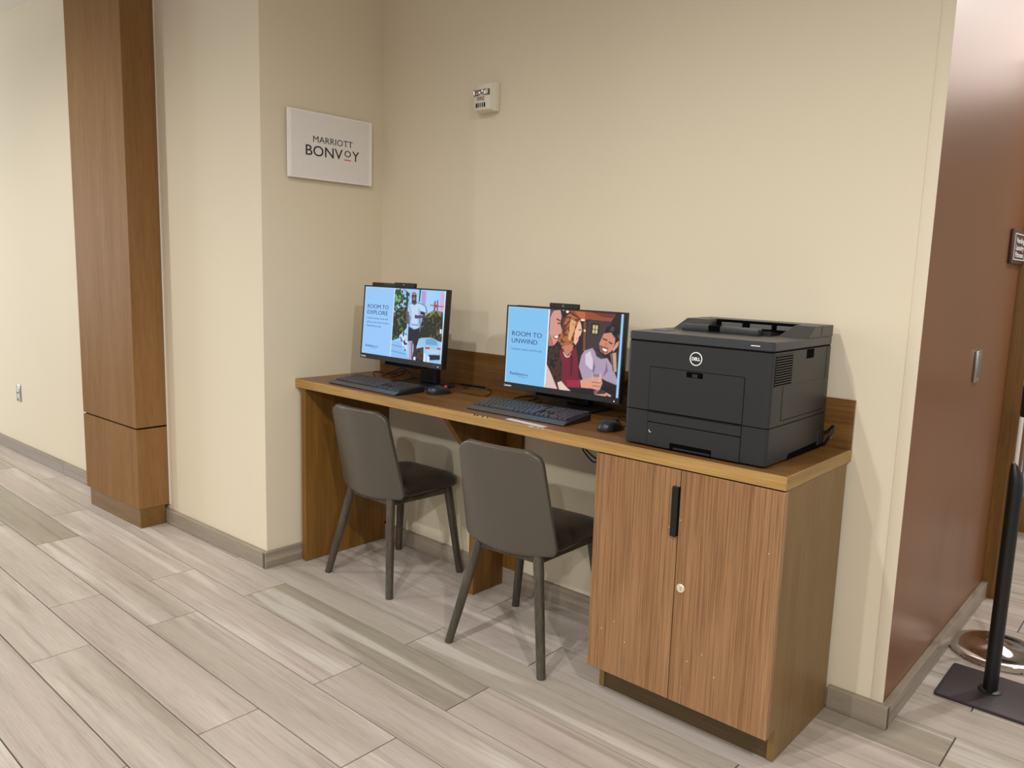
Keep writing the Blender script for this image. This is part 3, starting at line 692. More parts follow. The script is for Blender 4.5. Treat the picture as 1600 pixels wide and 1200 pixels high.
# ------------------------------------------------------------------ monitors
def paint_screen(art, W=256, H=144, seed=1):
    rng = np.random.default_rng(seed); S = 3
    gx = (np.arange(W*S)+.5)/(W*S); gy = (np.arange(H*S)+.5)/(H*S)
    X, Y = np.meshgrid(gx, gy); img = np.zeros((H*S, W*S, 3))
    def poly(pts):
        m = np.zeros(X.shape, bool); n = len(pts)
        for i in range(n):
            (x0, y0), (x1, y1) = pts[i], pts[(i+1) % n]
            if y0 == y1: continue
            c = ((Y > min(y0, y1)) & (Y <= max(y0, y1))); m ^= c & (X < (x1-x0)*(Y-y0)/(y1-y0)+x0)
        return m
    for a in art:
        col = np.array(a[1])/255.
        if a[0] == 'e': img[((X-a[2][0])/a[3][0])**2+((Y-a[2][1])/a[3][1])**2 < 1] = col
        elif a[0] == 'p': img[poly(a[2])] = col
        else:
            m = poly(a[2]); q = rng.random((H//4+3, W//4+3))     # soft leafy blotches
            yy = np.arange(H*S)/(4*S); xx = np.arange(W*S)/(4*S); yi = yy.astype(int); xi = xx.astype(int)
            fy = (yy-yi)[:, None]; fx = (xx-xi)[None, :]
            g = (q[yi][:, xi]*(1-fx)+q[yi][:, xi+1]*fx)*(1-fy)+(q[yi+1][:, xi]*(1-fx)+q[yi+1][:, xi+1]*fx)*fy
            img[m] = col; img[m & (g < a[4])] = np.array(a[3])/255.
    img = img.reshape(H, S, W, S, 3).mean((1, 3))
    return img
def screen_mesh(art, w, h, seed):
    W_, H_ = 256, 144; img = paint_screen(art, W_, H_, seed)
    lin = np.where(img <= .04045, img/12.92, ((img+.055)/1.055)**2.4)
    xs = np.linspace(-w/2, w/2, W_); zs = np.linspace(h/2, -h/2, H_)
    XX, ZZ = np.meshgrid(xs, zs); v = np.stack([XX, np.zeros_like(XX), ZZ], -1).reshape(-1, 3)
    i = np.arange(W_*H_).reshape(H_, W_); f = np.stack([i[1:, :-1], i[1:, 1:], i[:-1, 1:], i[:-1, :-1]], -1).reshape(-1, 4)
    me = bpy.data.meshes.new('screen'); me.from_pydata(v.tolist(), [], f.tolist())
    ca = me.color_attributes.new('Col', 'FLOAT_COLOR', 'POINT')
    c4 = np.ones((W_*H_, 4), np.float32); c4[:, :3] = lin.reshape(-1, 3); ca.data.foreach_set('color', c4.ravel())
    me.materials.append(M['screen']); return me
def glowtext(name, c): 
    return glow(name, c, 1.0)
M['scr_text'] = glowtext('screen_text_blue', srgb(30, 66, 122)); M['scr_text2'] = glowtext('screen_text_soft', srgb(70, 112, 170))

def monitor(label, loc, yaw, tilt, zc, col_y, art, seed, lines, hood):
    """loc: foot of the screen centre on the worktop; zc: height of the screen centre above it; col_y: how far behind the screen the stand column is"""
    t = thing('monitor', label, 'monitor', loc, yaw, 'desktop monitors on the worktop')
    w, h = .527, .2965
    tl = (-tilt, 0, 0)
    def part(name, bm, mat, lb=None, par=None): return obj(name, bm, mat, t if par is None else par, (0, 0, zc) if par is None else (0, 0, 0), tl if par is None else (0, 0, 0), label=lb)
    chin = .022
    bm = bmesh.new(); box(bm, -w/2-.006, w/2+.006, .0012, .026, -h/2-chin, h/2+.006, .002, 2); hs = part('housing', bm, M['black'])
    bm = bmesh.new()   # raised thin rim and the lower chin
    for a in ((-w/2-.006, -w/2-.0005, -h/2-chin, h/2+.006), (w/2+.0005, w/2+.006, -h/2-chin, h/2+.006), (-w/2-.0005, w/2+.0005, h/2+.0005, h/2+.006), (-w/2-.0005, w/2+.0005, -h/2-chin, -h/2-.0005)):
        box(bm, a[0], a[1], -.003, .0012, a[2], a[3], .0004, 1)
    part('bezel', bm, M['black_satin'])
    sc = obj('screen', screen_mesh(art, w, h, seed), M['screen'], t, (0, 0, zc), tl, label='lit screen showing an advert')
    for txt, u, v, cap, wid, mat in lines:     # cap height and width as fractions of the screen
        o = lettering('lettering', txt, cap*h/.70, mat, sc, (0, 0, 0), weight=0)
        xs = [vv.co.x for vv in o.data.vertices]; k = wid*w/(max(xs)-min(xs)); o.data.transform(Matrix.Diagonal((k, 1, 1, 1)))
        o.location = (-w/2+u*w-min(xs)*k, -.0007, h/2-v*h)
    # badge at the chin, lower left, and the touch marks and lamp at lower right
    lettering('badge_lettering', 'Lenovo', .0125, M['white_print'], hs, (-w/2, -.0032, -h/2-chin+.006), weight=.0003, spacing=.95)
    bm = bmesh.new()
    for k in range(5): box(bm, .165+.016*k, .171+.016*k, -.0034, -.0029, -h/2-.0125, -h/2-.0115)
    o = obj('touch_mark', bm, M['printer_tray'], hs); o['kind'] = 'stuff'
    bm = bmesh.new(); box(bm, .246, .250, -.0036, -.0029, -h/2-.0145, -h/2-.0115); obj('power_lamp', bm, M['led'], hs)
    # pop-up camera above the top edge
    bm = bmesh.new(); prism(bm, rrect(-.062, .066, h/2+.0062, h/2+.0245, .004, 4), 'y', -.004, .014, .001, 1)
    cam = part('camera_module', bm, M['black'])
    bm = bmesh.new(); lathe(bm, [(0, 0), (.004, 0), (.004, .001), (0, .0014)], 14)
    obj('camera_lens', bm, M['lens'], cam, (.002, -.0041, h/2+.0155), (R_(90), 0, 0))
    bm = bmesh.new(); box(bm, -.235, -.075, .012, .03, h/2-.02, h/2+(.0215 if hood else .008), .003, 2); part('rear_hood', bm, M['black'])
    # small computer docked behind the panel, its foot showing under the chin
    pcz = -h/2-chin
    bm = bmesh.new(); box(bm, -.135, .060, .028, .028+min(.085, col_y-.045), pcz-.020, pcz+.185, .003, 2); part('docked_computer', bm, M['black_satin'])
    bm = bmesh.new()
    for k in range(22): box(bm, -.125+.0085*k, -.120+.0085*k, .027, .0285, pcz-.016, pcz-.003)
    o = part('vent', bm, M['void']); o['kind'] = 'stuff'
    # stand
    bm = bmesh.new(); box(bm, -.052, .052, col_y, col_y+.036, .010, zc+.05, .006, 3); obj('column', bm, M['black'], t)
    bm = bmesh.new(); box(bm, -.05, .05, .026, col_y+.004, zc-.045, zc+.045, .004, 2); obj('mount', bm, M['black'], t)
    bm = bmesh.new(); prism(bm, rrect(-.122, .122, col_y-.095, col_y+.072, .03, 6), 'z', .0005, .011, .003, 2); obj('foot', bm, M['black_satin'], t)
    return t
T1, T2 = M['scr_text'], M['scr_text2']
monitor('monitor showing a runner in a pale blue shirt, in the alcove corner', (.518, -.309, DZ), R_(-.4), R_(4.4), .281, .150, ART_RUN, 3,
        [('ROOM TO', .046, .318, .060, .275, T1), ('EXPLORE', .047, .405, .060, .270, T1),
         ('Custom running routes with', .046, .475, .026, .275, T2), ('all Runs at the Under Armour', .046, .535, .026, .290, T2), ('MapMyFitness app.', .047, .590, .026, .195, T2),
         ('Residence', .048, .895, .038, .125, T1), ('INN', .180, .890, .018, .036, T1), ('BY MARRIOTT', .120, .915, .009, .090, T2)], True)
monitor('monitor showing three laughing friends, left of the black printer', (1.303, -.204, DZ), R_(2.0), R_(2.2), .232, .120, ART_FRIENDS, 5,
        [('ROOM TO', .047, .375, .060, .278, T1), ('UNWIND', .047, .468, .060, .240, T1),
         ('Outdoor patios and fire pits', .048, .560, .028, .285, T2),
         ('Residence', .049, .893, .042, .128, T1), ('INN', .184, .888, .020, .036, T1), ('BY MARRIOTT', .128, .915, .010, .090, T2)], False)

# ------------------------------------------------------------------ keyboards
KEYS = {}
def key_mesh(w, d):
    k = (round(w, 4), round(d, 4))
    if k not in KEYS:
        bm = bmesh.new(); a, b, h = w/2-.0012, d/2-.0012, .0080
        lo = [bm.verts.new((sx*a, sy*b, 0)) for sx, sy in ((-1, -1), (1, -1), (1, 1), (-1, 1))]
        mi = [bm.verts.new((sx*(a-.0012), sy*(b-.001), h-.001)) for sx, sy in ((-1, -1), (1, -1), (1, 1), (-1, 1))]
        hi = [bm.verts.new((sx*(a-.0022), sy*(b-.002)+.0004, h)) for sx, sy in ((-1, -1), (1, -1), (1, 1), (-1, 1))]
        for A, B in ((lo, mi), (mi, hi)):
            for q in range(4): bm.faces.new((A[q], A[(q+1) % 4], B[(q+1) % 4], B[q]))
        bm.faces.new(hi)
        KEYS[k] = mesh_of('key', bm, M['key'], smooth=False)
    return KEYS[k]
def keyboard(label, loc, rz, cable):
    t = thing('keyboard', label, 'keyboard', loc, rz, 'keyboards on the worktop')
    W2, slope = .2285, R_(5.5)
    top = lambda y: .0125+(y+.06)*math.tan(slope)
    bm = bmesh.new()
    prism(bm, [(-.078, .001), (-.081, .003), (-.080, .0055), (-.056, .0135), (-.054, top(-.054)), (.076, top(.076)), (.079, top(.076)-.003), (.079, .008), (.074, .003)], 'x', -W2, W2, .001, 1)
    obj('case', bm, M['black'], t, smooth=False)
    bm = bmesh.new(); prism(bm, [(-.0812, .0038), (-.0802, .0062), (-.057, .0142), (-.0545, .0128)], 'x', -W2+.002, W2-.002, 0); obj('wrist_edge', bm, M['kbwrist'], t, smooth=False)
    u = .01905
    rows = [([1]*15, 0), ([1]*13+[2], 1), ([1.5]+[1]*12+[1.5], 2), ([1.75]+[1]*11+[2.25], 3), ([2.25]+[1]*10+[2.75], 4), ([1.25]*3+[6.25]+[1.25]*4-[] if False else [1.25, 1.25, 1.25, 6.25, 1.25, 1.25, 1.25, 1.25], 5)]
    def put(x, y, w, d=u*.98):
        obj('key', key_mesh(w, d), M['key'], t, (x, y, top(y)-.001), (slope, 0, 0))
    ysr = [.062, .039, .020, .001, -.018, -.037]
    x00 = -.2195
    for ws, r in rows:
        x = x00
        for w in (ws if r else [1]+[.97]*12):
            ww = w*u
            if r == 0: x += .0 if x == x00 else .0008
            put(x+ww/2, ysr[r], ww); x += ww
    xn = x00+15*u+.006
    for r, cols in ((0, 3), (1, 3), (2, 3)):
        for c in range(cols): put(xn+u*(c+.5), ysr[r], u)
    for c in range(3): put(xn+u*(c+.5), ysr[5], u)
    put(xn+u*1.5, ysr[4], u)
    xp = xn+3*u+.005
    for r in range(1, 5):
        for c in range(4 if r in (1,) else 3): put(xp+u*(c+.5), ysr[r], u)
    put(xp+u, ysr[5], 2*u); put(xp+u*2.5, ysr[5], u)
    put(xp+u*3.5, (ysr[2]+ysr[3])/2, u, 2*u*.98); put(xp+u*3.5, (ysr[4]+ysr[5])/2, u, 2*u*.98)
    for c in range(4): put(xp+u*(c+.5), ysr[0], u)
    bm = bmesh.new(); tube(bm, cable, .0027, 6); obj('cable', bm, M['cable'], t)
    return t
keyboard('black keyboard under the monitor with the runner', (.435, -.383, DZ), R_(0), [(-.05, .076, .012), (-.07, .10, .006), (-.12, .14, .008), (-.17, .18, .03), (-.20, .15, .034), (-.15, .14, .006), (-.07, .20, .006), (-.09, .28, .005), (-.13, .34, .004)])
keyboard('black keyboard in front of the monitor with laughing friends', (1.272, -.350, DZ), R_(1.5), [(-.13, .076, .014), (-.16, .12, .006), (-.22, .19, .010), (-.23, .26, .01), (-.2, .3, .01), (-.14, .26, .008), (-.10, .2, .01), (-.15, .18, .008), (-.17, .25, .005), (-.20, .31, .004)])

# ------------------------------------------------------------------ mice
def mouse(label, loc, rz, cable, red):
    t = thing('computer_mouse', label, 'mouse', loc, rz, 'mice on the worktop')
    out = []
    for k in range(28):
        a = 2*math.pi*k/28; c, s = math.cos(a), math.sin(a)
        out.append((.030*math.copysign(abs(c)**.75, c)*(1-.10*s), .056*math.copysign(abs(s)**.85, s)))
    hz = lambda f: (lambda x, y: f*(.037-.010*((y+.014)/.05)**2 - .012*max(0, y/.056)))
    bm = bmesh.new()
    loft(bm, out, [(.002, .0), (.0, .003), (.0, hz(.42)), (.002, hz(.62)), (.006, hz(.80)), (.012, hz(.92)), (.019, hz(.985)), (.026, hz(1.0))], (0, 0))
    obj('body', bm, M['black_satin'], t)
    bm = bmesh.new(); tube(bm, [(0, .005, .0362), (0, .02, .0345), (0, .04, .0265), (0, .054, .0145)], .0011, 6); obj('button_seam', bm, M['void'], t)
    bm = bmesh.new(); lathe(bm, [(.0045, -.003), (.0070, -.002), (.0070, .002), (.0045, .003)], 18)
    obj('scroll_wheel', bm, M['red_led'] if red else M['black'], t, (0, .030, .0275), (0, R_(90), 0), label='red glowing scroll wheel' if red else None)
    bm = bmesh.new(); tube(bm, cable, .0019, 6); obj('cable', bm, M['cable'], t)
    return t
def W2L(pts, loc, rz):
    out = []
    for x, y, z in pts:
        dx, dy = x-loc[0], y-loc[1]; c, s = math.cos(-rz), math.sin(-rz); out.append((dx*c-dy*s, dx*s+dy*c, z-DZ))
    return out
ml, mr = (.725, -.277, DZ), R_(-14)
mp = W2L([(.742, -.222, .868), (.79, -.19, .863), (.85, -.19, .8625), (.893, -.178, .8625), (.87, -.12, .8625), (.800, -.045, .8625), (.745, -.075, .8625), (.705, -.095, .8625), (.675, -.085, .8625)], ml, mr)
mouse('black mouse with red scroll wheel, right of the left keyboard', ml, mr, mp, True)
ml, mr = (1.640, -.345, DZ), R_(-4)
mp = W2L([(1.645, -.288, .868), (1.66, -.24, .863), (1.62, -.19, .863), (1.56, -.17, .863), (1.53, -.13, .866), (1.58, -.10, .864), (1.66, -.08, .863)], ml, mr)
mouse('black mouse tucked against the left side of the printer', ml, mr, mp, False)

# ------------------------------------------------------------------ loose things on and under the worktop
bm = bmesh.new()
tube(bm, [(.20, -.155, .866), (.215, -.10, .885), (.25, -.07, .905), (.29, -.10, .885), (.28, -.15, .872), (.23, -.13, .868), (.20, -.08, .872), (.25, -.05, .890), (.31, -.06, .870), (.355, -.07, .8642), (.40, -.040, .8642)], .0036, 7)
tag(obj('cable_bundle', bm, M['cable']), 'tangled black cable behind the left keyboard in the corner', 'cable')
bm = bmesh.new(); tube(bm, [(.62, -.05, .868), (.68, -.035, .866), (.75, -.028, .866)], .0050, 8); tube(bm, [(.62, -.05, .868), (.58, -.06, .866), (.55, -.075, .866)], .0022, 6)
tag(obj('plug_lead', bm, M['cable']), 'thick black plug lead against the backsplash beside the left monitor', 'cable')
bm = bmesh.new(); tube(bm, [(1.44, -.24, .8215), (1.475, -.27, .79), (1.49, -.29, .769), (1.53, -.30, .748), (1.56, -.30, .735), (1.545, -.30, .724), (1.52, -.30, .737), (1.49, -.295, .763), (1.47, -.26, .80), (1.46, -.23, .8215)], .0028, 7)
tag(obj('hanging_cable', bm, M['cable']), 'thin black cable looped below the worktop beside the cabinet', 'cable')
t = thing('paper_label', 'pale paper label stuck at the worktop edge before the right keyboard', 'label', (1.374, -.474, DZ), R_(-4))
bm = bmesh.new(); box(bm, -.092, .092, -.013, .013, .0002, .0008); obj('sheet', bm, M['paper'], t, smooth=False)
bm = bmesh.new()
for k in range(9): box(bm, -.08+.018*k, -.072+.018*k, -.012, .012, .0008, .0010)
o = obj('print_line', bm, M['white_print'], t, smooth=False); o['kind'] = 'stuff'

# ------------------------------------------------------------------ printer
def printer():
    t = thing('laser_printer', 'large black laser printer on the worktop above the cabinet', 'printer', (2.0025, -.2505, DZ))
    w, d = .2315, .2175; P, PL, V = M['printer'], M['printer_lid'], M['void']
    out = rrect(-w, w, -d, d, .014, 5)
    def slab(name, o2, z0, z1, mat, bev=.0015, lb=None):
        bm = bmesh.new(); prism(bm, o2, 'z', z0, z1, bev, 1); return obj(name, bm, mat, t, label=lb)
    slab('paper_drawer_base', out, .006, .1105, P)
    slab('seam', rrect(-w+.002, w-.002, -d+.002, d-.002, .014, 5), .1105, .1125, V, 0)
    body = slab('body', out, .1125, .3205, P)
    slab('seam', rrect(-w+.002, w-.002, -d+.002, d-.002, .014, 5), .3205, .3235, V, 0)
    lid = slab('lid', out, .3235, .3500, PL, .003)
    bm = bmesh.new()
    for sx in (-1, 1):
        for sy in (-1, 1): box(bm, sx*.2-.015, sx*.2+.015, sy*.18-.015, sy*.18+.015, 0, .0065)
    obj('foot', bm, V, t)
    # front panels: plate with a dark shadow gap around it
    def plate(name, x0, x1, z0, z1, mat, par=None, gap=.0014):
        bm = bmesh.new(); box(bm, x0-gap, x1+gap, -d-.0004, -d+.002, z0-gap, z1+gap); obj('panel_gap', bm, V, t, smooth=False)
        bm = bmesh.new(); box(bm, x0, x1, -d-.0018, -d+.002, z0, z1, .0007, 1); return obj(name, bm, mat, t, smooth=False)
    door = plate('feed_door', -.147, .155, .1150, .2465, P)
    bm = bmesh.new(); box(bm, -.0262, .0300, -d-.0024, -d+.002, .2265, .2462, .003, 2); obj('door_grip', bm, V, door, label='finger recess of the feed door, its shade painted black')
    bm = bmesh.new(); box(bm, -.006, .012, -d-.0028, -d, .229, .240, .001, 1); obj('latch', bm, P, door, smooth=False)
    plate('filler_strip', -.147, .155, .0800, .1080, P)
    dr = plate('paper_drawer', -.147, .155, .0065, .0775, P)
    bm = bmesh.new(); box(bm, -.0675, .0700, -d-.0022, -d+.001, .0055, .0260, .0008, 1); obj('drawer_grip', bm, V, dr, smooth=False, label='slot for opening the drawer, its shade painted black')
    bm = bmesh.new(); box(bm, -.055, .066, -d-.0026, -d, .0075, .0135, .0008, 1); obj('grip_lip', bm, M['black_satin'], dr, smooth=False)
    bm = bmesh.new(); box(bm, -.1405, -.1385, -d-.0022, -d, .047, .054); box(bm, -.1405, -.132, -d-.0022, -d, .047, .0485); obj('paper_gauge', bm, M['white_print'], dr, smooth=False)
    # round badge
    bm = bmesh.new(); n = 40
    for ra, rb, y in ((.0172, .0200, .0),):
        for k in range(n):
            a, b = 2*math.pi*k/n, 2*math.pi*(k+1)/n
            q = [(ra, a), (rb, a), (rb, b), (ra, b)]
            f = [bm.verts.new((r*math.cos(x), -.0008, r*math.sin(x))) for r, x in q]; bm.faces.new(f)
    bmesh.ops.remove_doubles(bm, verts=bm.verts[:], dist=1e-5); g = bmesh.ops.extrude_face_region(bm, geom=bm.faces[:])
    for v in [x for x in g['geom'] if isinstance(x, bmesh.types.BMVert)]: v.co.y += .0018
    bmesh.ops.recalc_face_normals(bm, faces=bm.faces[:])
    bd = obj('badge', bm, M['white_print'], t, (.0025, -d-.0008, .2840), smooth=False, label='silver ring badge')
    o = lettering('badge_lettering', 'DELL', .0130, M['white_print'], bd, (0, -.0006, -.0045), align='CENTER', weight=.0005, spacing=.92)
    bm = bmesh.new(); box(bm, .166, .192, -d-.0006, -d+.003, .3360, .3385); obj('model_plate', bm, M['white_print'], lid, smooth=False)
    # raised rear housing with sloping front, output slot and tray
    def wedge(x0, x1, yf, yt, yb, z1, sl=.0, sr=.0, z0=.3495):
        bm = bmesh.new()
        lo = [(x0, yf), (x1, yf), (x1, yb), (x0, yb)]; hi = [(x0+sl, yt), (x1-sr, yt), (x1-sr, yb), (x0+sl, yb)]
        L = [bm.verts.new((x, y, z0)) for x, y in lo]; H = [bm.verts.new((x, y, z1)) for x, y in hi]
        fs = [bm.faces.new(L[::-1]), bm.faces.new(H)]+[bm.faces.new((L[k], L[(k+1) % 4], H[(k+1) % 4], H[k])) for k in range(4)]
        bmesh.ops.recalc_face_normals(bm, faces=fs); bmesh.ops.bevel(bm, geom=bm.edges[:], offset=.0015, segments=1, affect='EDGES'); return bm
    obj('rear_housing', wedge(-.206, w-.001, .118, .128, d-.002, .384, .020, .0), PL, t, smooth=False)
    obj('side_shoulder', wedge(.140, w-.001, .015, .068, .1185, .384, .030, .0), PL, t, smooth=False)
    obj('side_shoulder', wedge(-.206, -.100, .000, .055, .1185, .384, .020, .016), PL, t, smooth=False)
    bm = bmesh.new(); box(bm, -.106, .170, .105, .1185, .352, .3835); obj('output_slot', bm, V, t, smooth=False)
    bm = bmesh.new()
    for xa in (-.085, .012, .100): box(bm, xa, xa+.070, .098, .106, .362, .376, .001, 1)
    obj('output_roller', bm, M['printer_tray'], t, smooth=False)
    bm = bmesh.new(); box(bm, -.160, .098, -.026, .004, .3495, .3700, .004, 2); tr = obj('tray_ledge', bm, PL, t)
    bm = bmesh.new(); box(bm, -.066, -.026, -.0268, .0045, .3520, .3706, .001, 1); obj('tray_notch', bm, V, tr, smooth=False)
    bm = bmesh.new(); prism(bm, [(.0, .3500), (.0, .3640), (.106, .3515), (.106, .3500)], 'x', -.100, .125, 0); obj('output_tray', bm, M['black'], t, smooth=False)
    # control strip on the left of the lid
    bm = bmesh.new(); box(bm, -.205, -.150, -.130, -.050, .3495, .3512, .001, 1); cp = obj('control_panel', bm, M['black_satin'], t, smooth=False)
    bm = bmesh.new(); box(bm, -.195, -.160, -.118, -.108, .3511, .3520); obj('lcd_edge_glow', bm, M['panel_glow'], cp, smooth=False)  # LCD edge, with the blue reflection on the lid painted in as glow
    # right side: vent slats, latch opening, service panel
    x = w
    bm = bmesh.new(); box(bm, x-.002, x+.0003, -.2000, -.0820, .2250, .3145)
    vb = obj('vent', bm, V, t, smooth=False)
    bm = bmesh.new()
    for k in range(13): box(bm, x-.001, x+.0012, -.199, -.083, .2255+.00705*k, .2288+.00705*k)
    o = obj('vent_slat', bm, P, vb, smooth=False); o['kind'] = 'stuff'
    bm = bmesh.new(); box(bm, x-.002, x+.0006, .016, .070, .2925, .3195, .0002, 1); obj('latch_opening', bm, V, t, smooth=False)
    bm = bmesh.new(); box(bm, x-.002, x+.0003, -.139, .176, .1255, .2235); box(bm, x-.002, x+.0003, .1745, .176, .1255, .3195); obj('panel_gap', bm, V, t, smooth=False)
    bm = bmesh.new(); box(bm, x-.002, x+.0009, -.1375, .1740, .1272, .2235, .0004, 1); obj('service_panel', bm, P, t, smooth=False)
    bm = bmesh.new(); prism(bm, [(-.072, .0062), (-.060, .0200), (.165, .0260), (.200, .0200), (.208, .0062)], 'x', x-.004, x+.0012, 0); obj('carry_grip', bm, V, t, smooth=False)
    bm = bmesh.new(); tube(bm, [(x-.03, .205, .040), (x+.006, .215, .050), (x+.026, .212, .070), (x+.030, .205, .055), (x+.018, .200, .030), (x-.002, .205, .008), (x-.05, .222, .005)], .0042, 8)
    obj('power_cord', bm, M['cable'], t)
    bm = bmesh.new(); tube(bm, [(x+.027, .209, .050), (x+.020, .203, .033)], .0046, 8, smooth=False); obj('cord_tag', bm, M['white_print'], t)
    bm = bmesh.new(); box(bm, x-.034, x+.0035, .150, .206, .012, .060, .003, 1); obj('cord_inlet', bm, M['black'], t, smooth=False)
printer()

# ------------------------------------------------------------------ on the walls
def wall_sign():
    t = thing('wall_sign', 'frosted acrylic sign with black lettering on the alcove side wall', 'sign', (0, -.3128, 1.9026))
    hy, hz = .228, .1454      # local: x out of the wall
    bm = bmesh.new(); box(bm, .016, .026, -hy, hy, -hz, hz, .0012, 1); obj('acrylic_panel', bm, M['sign_edge'], t, smooth=False)
    bm = bmesh.new(); box(bm, .0258, .0266, -hy+.016, hy-.018, -hz+.006, hz-.006); f = obj('face_print', bm, M['sign_face'], t, smooth=False)
    for sy in (-1, 1):
        for sz in (-1, 1):
            bm = bmesh.new(); lathe(bm, [(0, 0), (.008, 0), (.008, .016), (0, .016)], 14); obj('standoff', bm, M['steel'], t, (0, sy*.19, sz*.115), (0, R_(90), 0))
    def line(txt, yc, zb, cap, wid, wt=0):
        o = lettering('lettering', txt, cap/.70, M['ink'], f, (0, 0, 0), face='+x', weight=wt)
        xs = [v.co.x for v in o.data.vertices]; k = wid/(max(xs)-min(xs)); o.data.transform(Matrix.Diagonal((k, 1, 1, 1)))
        o.location = (.0268, yc-(max(xs)+min(xs))/2*k, zb)
    line('MARRIOTT', .0075, .0160, .0275, .215, 0)
    line('BONV', -.040, -.0430, .0450, .198, .0003)
    line('O', .087, -.0280, .0285, .036, .0003)
    line('Y', .132, -.0430, .0450, .040, .0003)
    bm = bmesh.new(); box(bm, .0266, .0270, .067, .106, -.0445, -.0395); obj('underline', bm, M['orange'], f, smooth=False, label='orange underline')
wall_sign()

def fire_alarm():
    t = thing('fire_alarm', 'white fire alarm strobe high on the back wall', 'alarm', (.716, 0, 2.094))
    bm = bmesh.new(); box(bm, -.055, .055, -.022, -.0005, -.058, .060, .004, 2); b = obj('base', bm, M['alarm_body'], t)
    bm = bmesh.new()     # moulded cover that tapers forward to a bowed front
    lo = [(-.054, -.022, -.058), (.054, -.022, -.058), (.054, -.022, .059), (-.054, -.022, .059)]
    n = 8; cols = []
    for i in range(n+1):
        u = -1+2*i/n; x = u*.046; y = -.052-.010*(1-u*u)
        cols.append([bm.verts.new((x, y+.012, .052)), bm.verts.new((x, y, .030)), bm.verts.new((x, y, -.048)), bm.verts.new((x, y+.004, -.054))])
    B = []
    for i in range(n+1):
        x = -.054+.108*i/n; B.append((bm.verts.new((x, -.0222, .059)), bm.verts.new((x, -.0222, -.0575))))
    for i in range(n):
        for k in range(3): bm.faces.new((cols[i][k], cols[i][k+1], cols[i+1][k+1], cols[i+1][k]))
        bm.faces.new((B[i][0], cols[i][0], cols[i+1][0], B[i+1][0])); bm.faces.new((cols[i][3], B[i][1], B[i+1][1], cols[i+1][3]))
    bm.faces.new([B[0][0], B[0][1], cols[0][3], cols[0][2], cols[0][1], cols[0][0]]); bm.faces.new([B[n][0], cols[n][0], cols[n][1], cols[n][2], cols[n][3], B[n][1]])
    bmesh.ops.recalc_face_normals(bm, faces=bm.faces[:]); c = obj('cover', bm, M['alarm_body'], t)
    bm = bmesh.new(); box(bm, -.040, .044, -.0640, -.050, .004, .027, .001, 1); s = obj('strobe_window', bm, M['strobe'], t, smooth=False)
    bm = bmesh.new()
    for xa, za, ww, hh in ((-.039, .006, .008, .018), (-.022, .008, .006, .006), (-.010, .009, .012, .010), (.006, .014, .010, .010), (.020, .006, .012, .016), (.034, .006, .009, .020), (-.002, .0045, .020, .004)): box(bm, xa, xa+ww, -.0652, -.0630, za, za+hh, .001, 1)
    obj('reflector', bm, M['chrome'], s, smooth=False)
    lettering('lettering', 'FIRE', .0230, M['alarm_text'], c, (.001, -.0626, -.0170), align='CENTER', weight=.0002)
    bm = bmesh.new()
    for k in range(5): box(bm, -.026+.0115*k, -.0215+.0115*k, -.0628, -.055, -.044, -.026)
    o = obj('sounder_slot', bm, M['void'], c, smooth=False)
fire_alarm()

def outlet():
    x, y = LW(3.048, 0)
    t = thing('power_outlet', 'steel power outlet plate low on the far left wall', 'outlet', (x, y, .430), -AL)
    bm = bmesh.new(); box(bm, -.036, .036, -.007, -.0005, -.060, .060, .002, 2); obj('cover_plate', bm, M['steel'], t)
    for s in (-1, 1):
        bm = bmesh.new(); prism(bm, rrect(-.017, .017, s*.0225-.016, s*.0225+.016, .007, 4), 'y', -.0095, -.006, .001, 1); r = obj('receptacle', bm, M['white_plastic'], t)
        bm = bmesh.new(); box(bm, -.008, -.006, -.0098, -.009, s*.0225-.001, s*.0225+.008); box(bm, .006, .008, -.0098, -.009, s*.0225-.001, s*.0225+.007); obj('slot', bm, M['void'], r, smooth=False)
outlet()

t = thing('door_release_plate', 'brushed steel plate on the brown right wall', 'wall plate', (XE, .772, 1.083))
bm = bmesh.new(); box(bm, .0005, .011, -.036, .036, -.058, .058, .002, 2); obj('cover_plate', bm, M['steel'], t)
bm = bmesh.new()
for z in (-.045, .045): box(bm, .0105, .0122, -.004, .004, z-.004, z+.004, .001, 1)
obj('screw', bm, M['chrome'], t)

t = thing('room_sign', 'small brown sign with white lettering high on the brown right wall', 'sign', (XE, 1.255, 1.533))
bm = bmesh.new(); box(bm, .0005, .014, -.135, .135, -.068, .068, .004, 2); obj('plate', bm, M['sign_brown'], t)
bm = bmesh.new()
for a in ((-.115, .115, -.052, -.048), (-.115, .115, .048, .052), (-.115, -.109, -.048, .048), (.109, .115, -.048, .048)): box(bm, .013, .0155, a[0], a[1], a[2], a[3])
fr = obj('border', bm, M['white_print'], t, smooth=False)
for k, s in enumerate(('Vending', 'Laundry', 'Fitness')):
    o = lettering('lettering', s, .028, M['white_print'], fr, (.0148, 0, .016-.028*k), face='+x', align='CENTER', weight=.0008)
    xs = [v.co.x for v in o.data.vertices]; o.data.transform(Matrix.Diagonal((.17/(max(xs)-min(xs)), 1, 1, 1)))

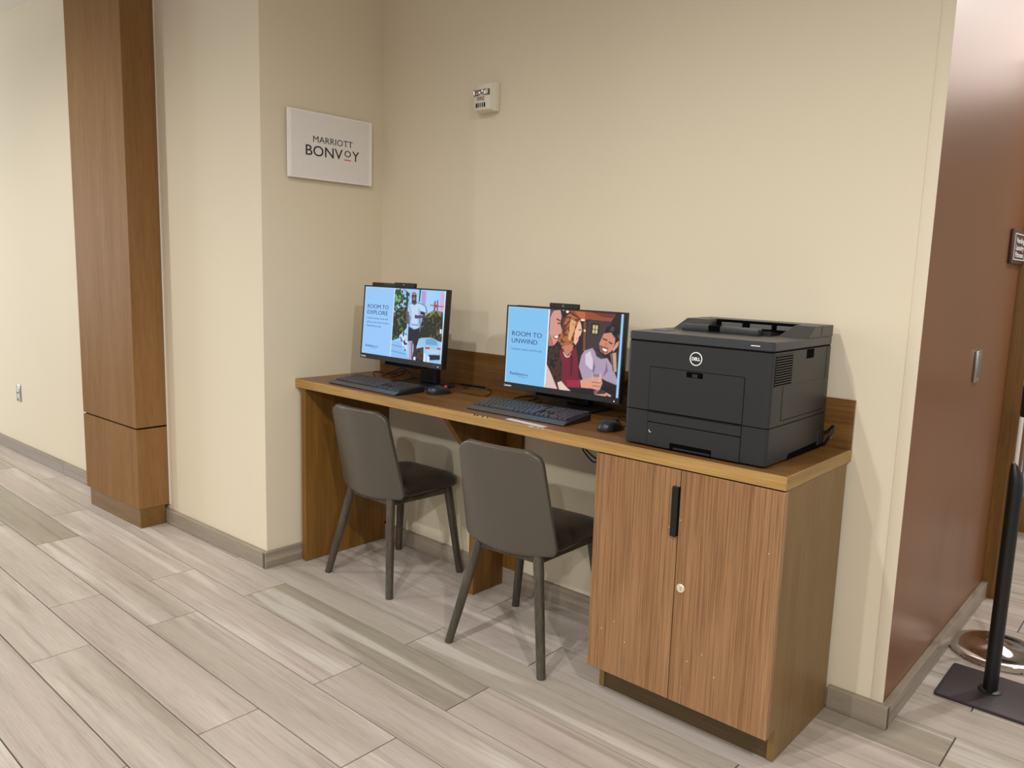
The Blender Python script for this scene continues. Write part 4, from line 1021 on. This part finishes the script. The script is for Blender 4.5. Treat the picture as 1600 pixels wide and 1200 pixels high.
# ------------------------------------------------------------------ stands beyond the corner
t = thing('sign_stand', 'black post stand on a flat rectangular plate at the right edge', 'stand', (2.685, .475, 0))
bm = bmesh.new(); prism(bm, rrect(-.140, .140, -.150, .135, .012, 4), 'z', 0.0005, .011, .002, 2); obj('base_plate', bm, M['plate_metal'], t)
bm = bmesh.new(); n = 20; r = .0225; rings = []
for z in (.011, .3, .6, .70): rings.append([bm.verts.new((r*math.cos(2*math.pi*k/n), r*math.sin(2*math.pi*k/n), z)) for k in range(n)])
for f_, dz in ((1, .045), (.85, .08), (.55, .098), (.2, .105)):   # slanted rounded head
    rings.append([bm.verts.new((f_*r*math.cos(2*math.pi*k/n)-(1-f_)*.012, f_*r*math.sin(2*math.pi*k/n), .70+dz-.02*math.cos(2*math.pi*k/n)*f_)) for k in range(n)])
for A, B in zip(rings, rings[1:]):
    for k in range(n): bm.faces.new((A[k], A[(k+1) % n], B[(k+1) % n], B[k]))
bm.faces.new(rings[-1]); bm.faces.new(rings[0][::-1]); bmesh.ops.recalc_face_normals(bm, faces=bm.faces[:])
obj('post', bm, M['black_metal'], t)
bm = bmesh.new(); lathe(bm, [(0, .010), (.036, .010), (.036, .014), (.029, .018), (0, .018)], 24); obj('collar', bm, M['black_metal'], t)

t = thing('queue_stanchion', 'chrome stanchion with a round dished base behind the black stand', 'stanchion', (2.645, .835, 0))
bm = bmesh.new(); lathe(bm, [(0, .0005), (.158, .0005), (.166, .004), (.168, .010), (.160, .018), (.146, .023), (.128, .024), (.110, .022), (.085, .024), (.045, .030), (.022, .038), (0, .038)], 48); obj('base', bm, M['chrome'], t)
bm = bmesh.new(); lathe(bm, [(0, .045), (.012, .045), (.010, .98), (0, .98)], 18); obj('post', bm, M['chrome'], t)
bm = bmesh.new(); lathe(bm, [(0, .91), (.024, .91), (.026, .92), (.026, 1.02), (.02, 1.035), (0, 1.037)], 20); obj('belt_head', bm, M['black'], t)

# service counter glimpsed past the door post
t = thing('service_counter', 'grey fronted counter on a wood base past the door post', 'counter', (2.35, 2.62, 0))
bx('base', M['oak_z'], t, -.45, .55, 0, .5, .0005, .20, .002)
bx('front_panel', M['counter_grey'], t, -.45, .55, .01, .5, .20, .62, .002)
bx('dark_panel', M['black'], t, -.45, .01, -.01, .5, .42, .86, .004)
bx('handle', M['white_plastic'], t, -.08, -.03, -.04, -.01, .60, .64, .003)
t = thing('drinks_machine', 'black and steel machine standing on the grey counter', 'machine', (2.25, 2.75, .86))
bx('body', M['black'], t, -.30, .18, 0, .3, .0005, .30, .01)
bx('trim', M['steel'], t, -.30, .05, -.012, 0, .30, .98, .002)
bx('tank', M['counter_grey'], t, -.28, .16, .0, .28, .30, .98, .01)
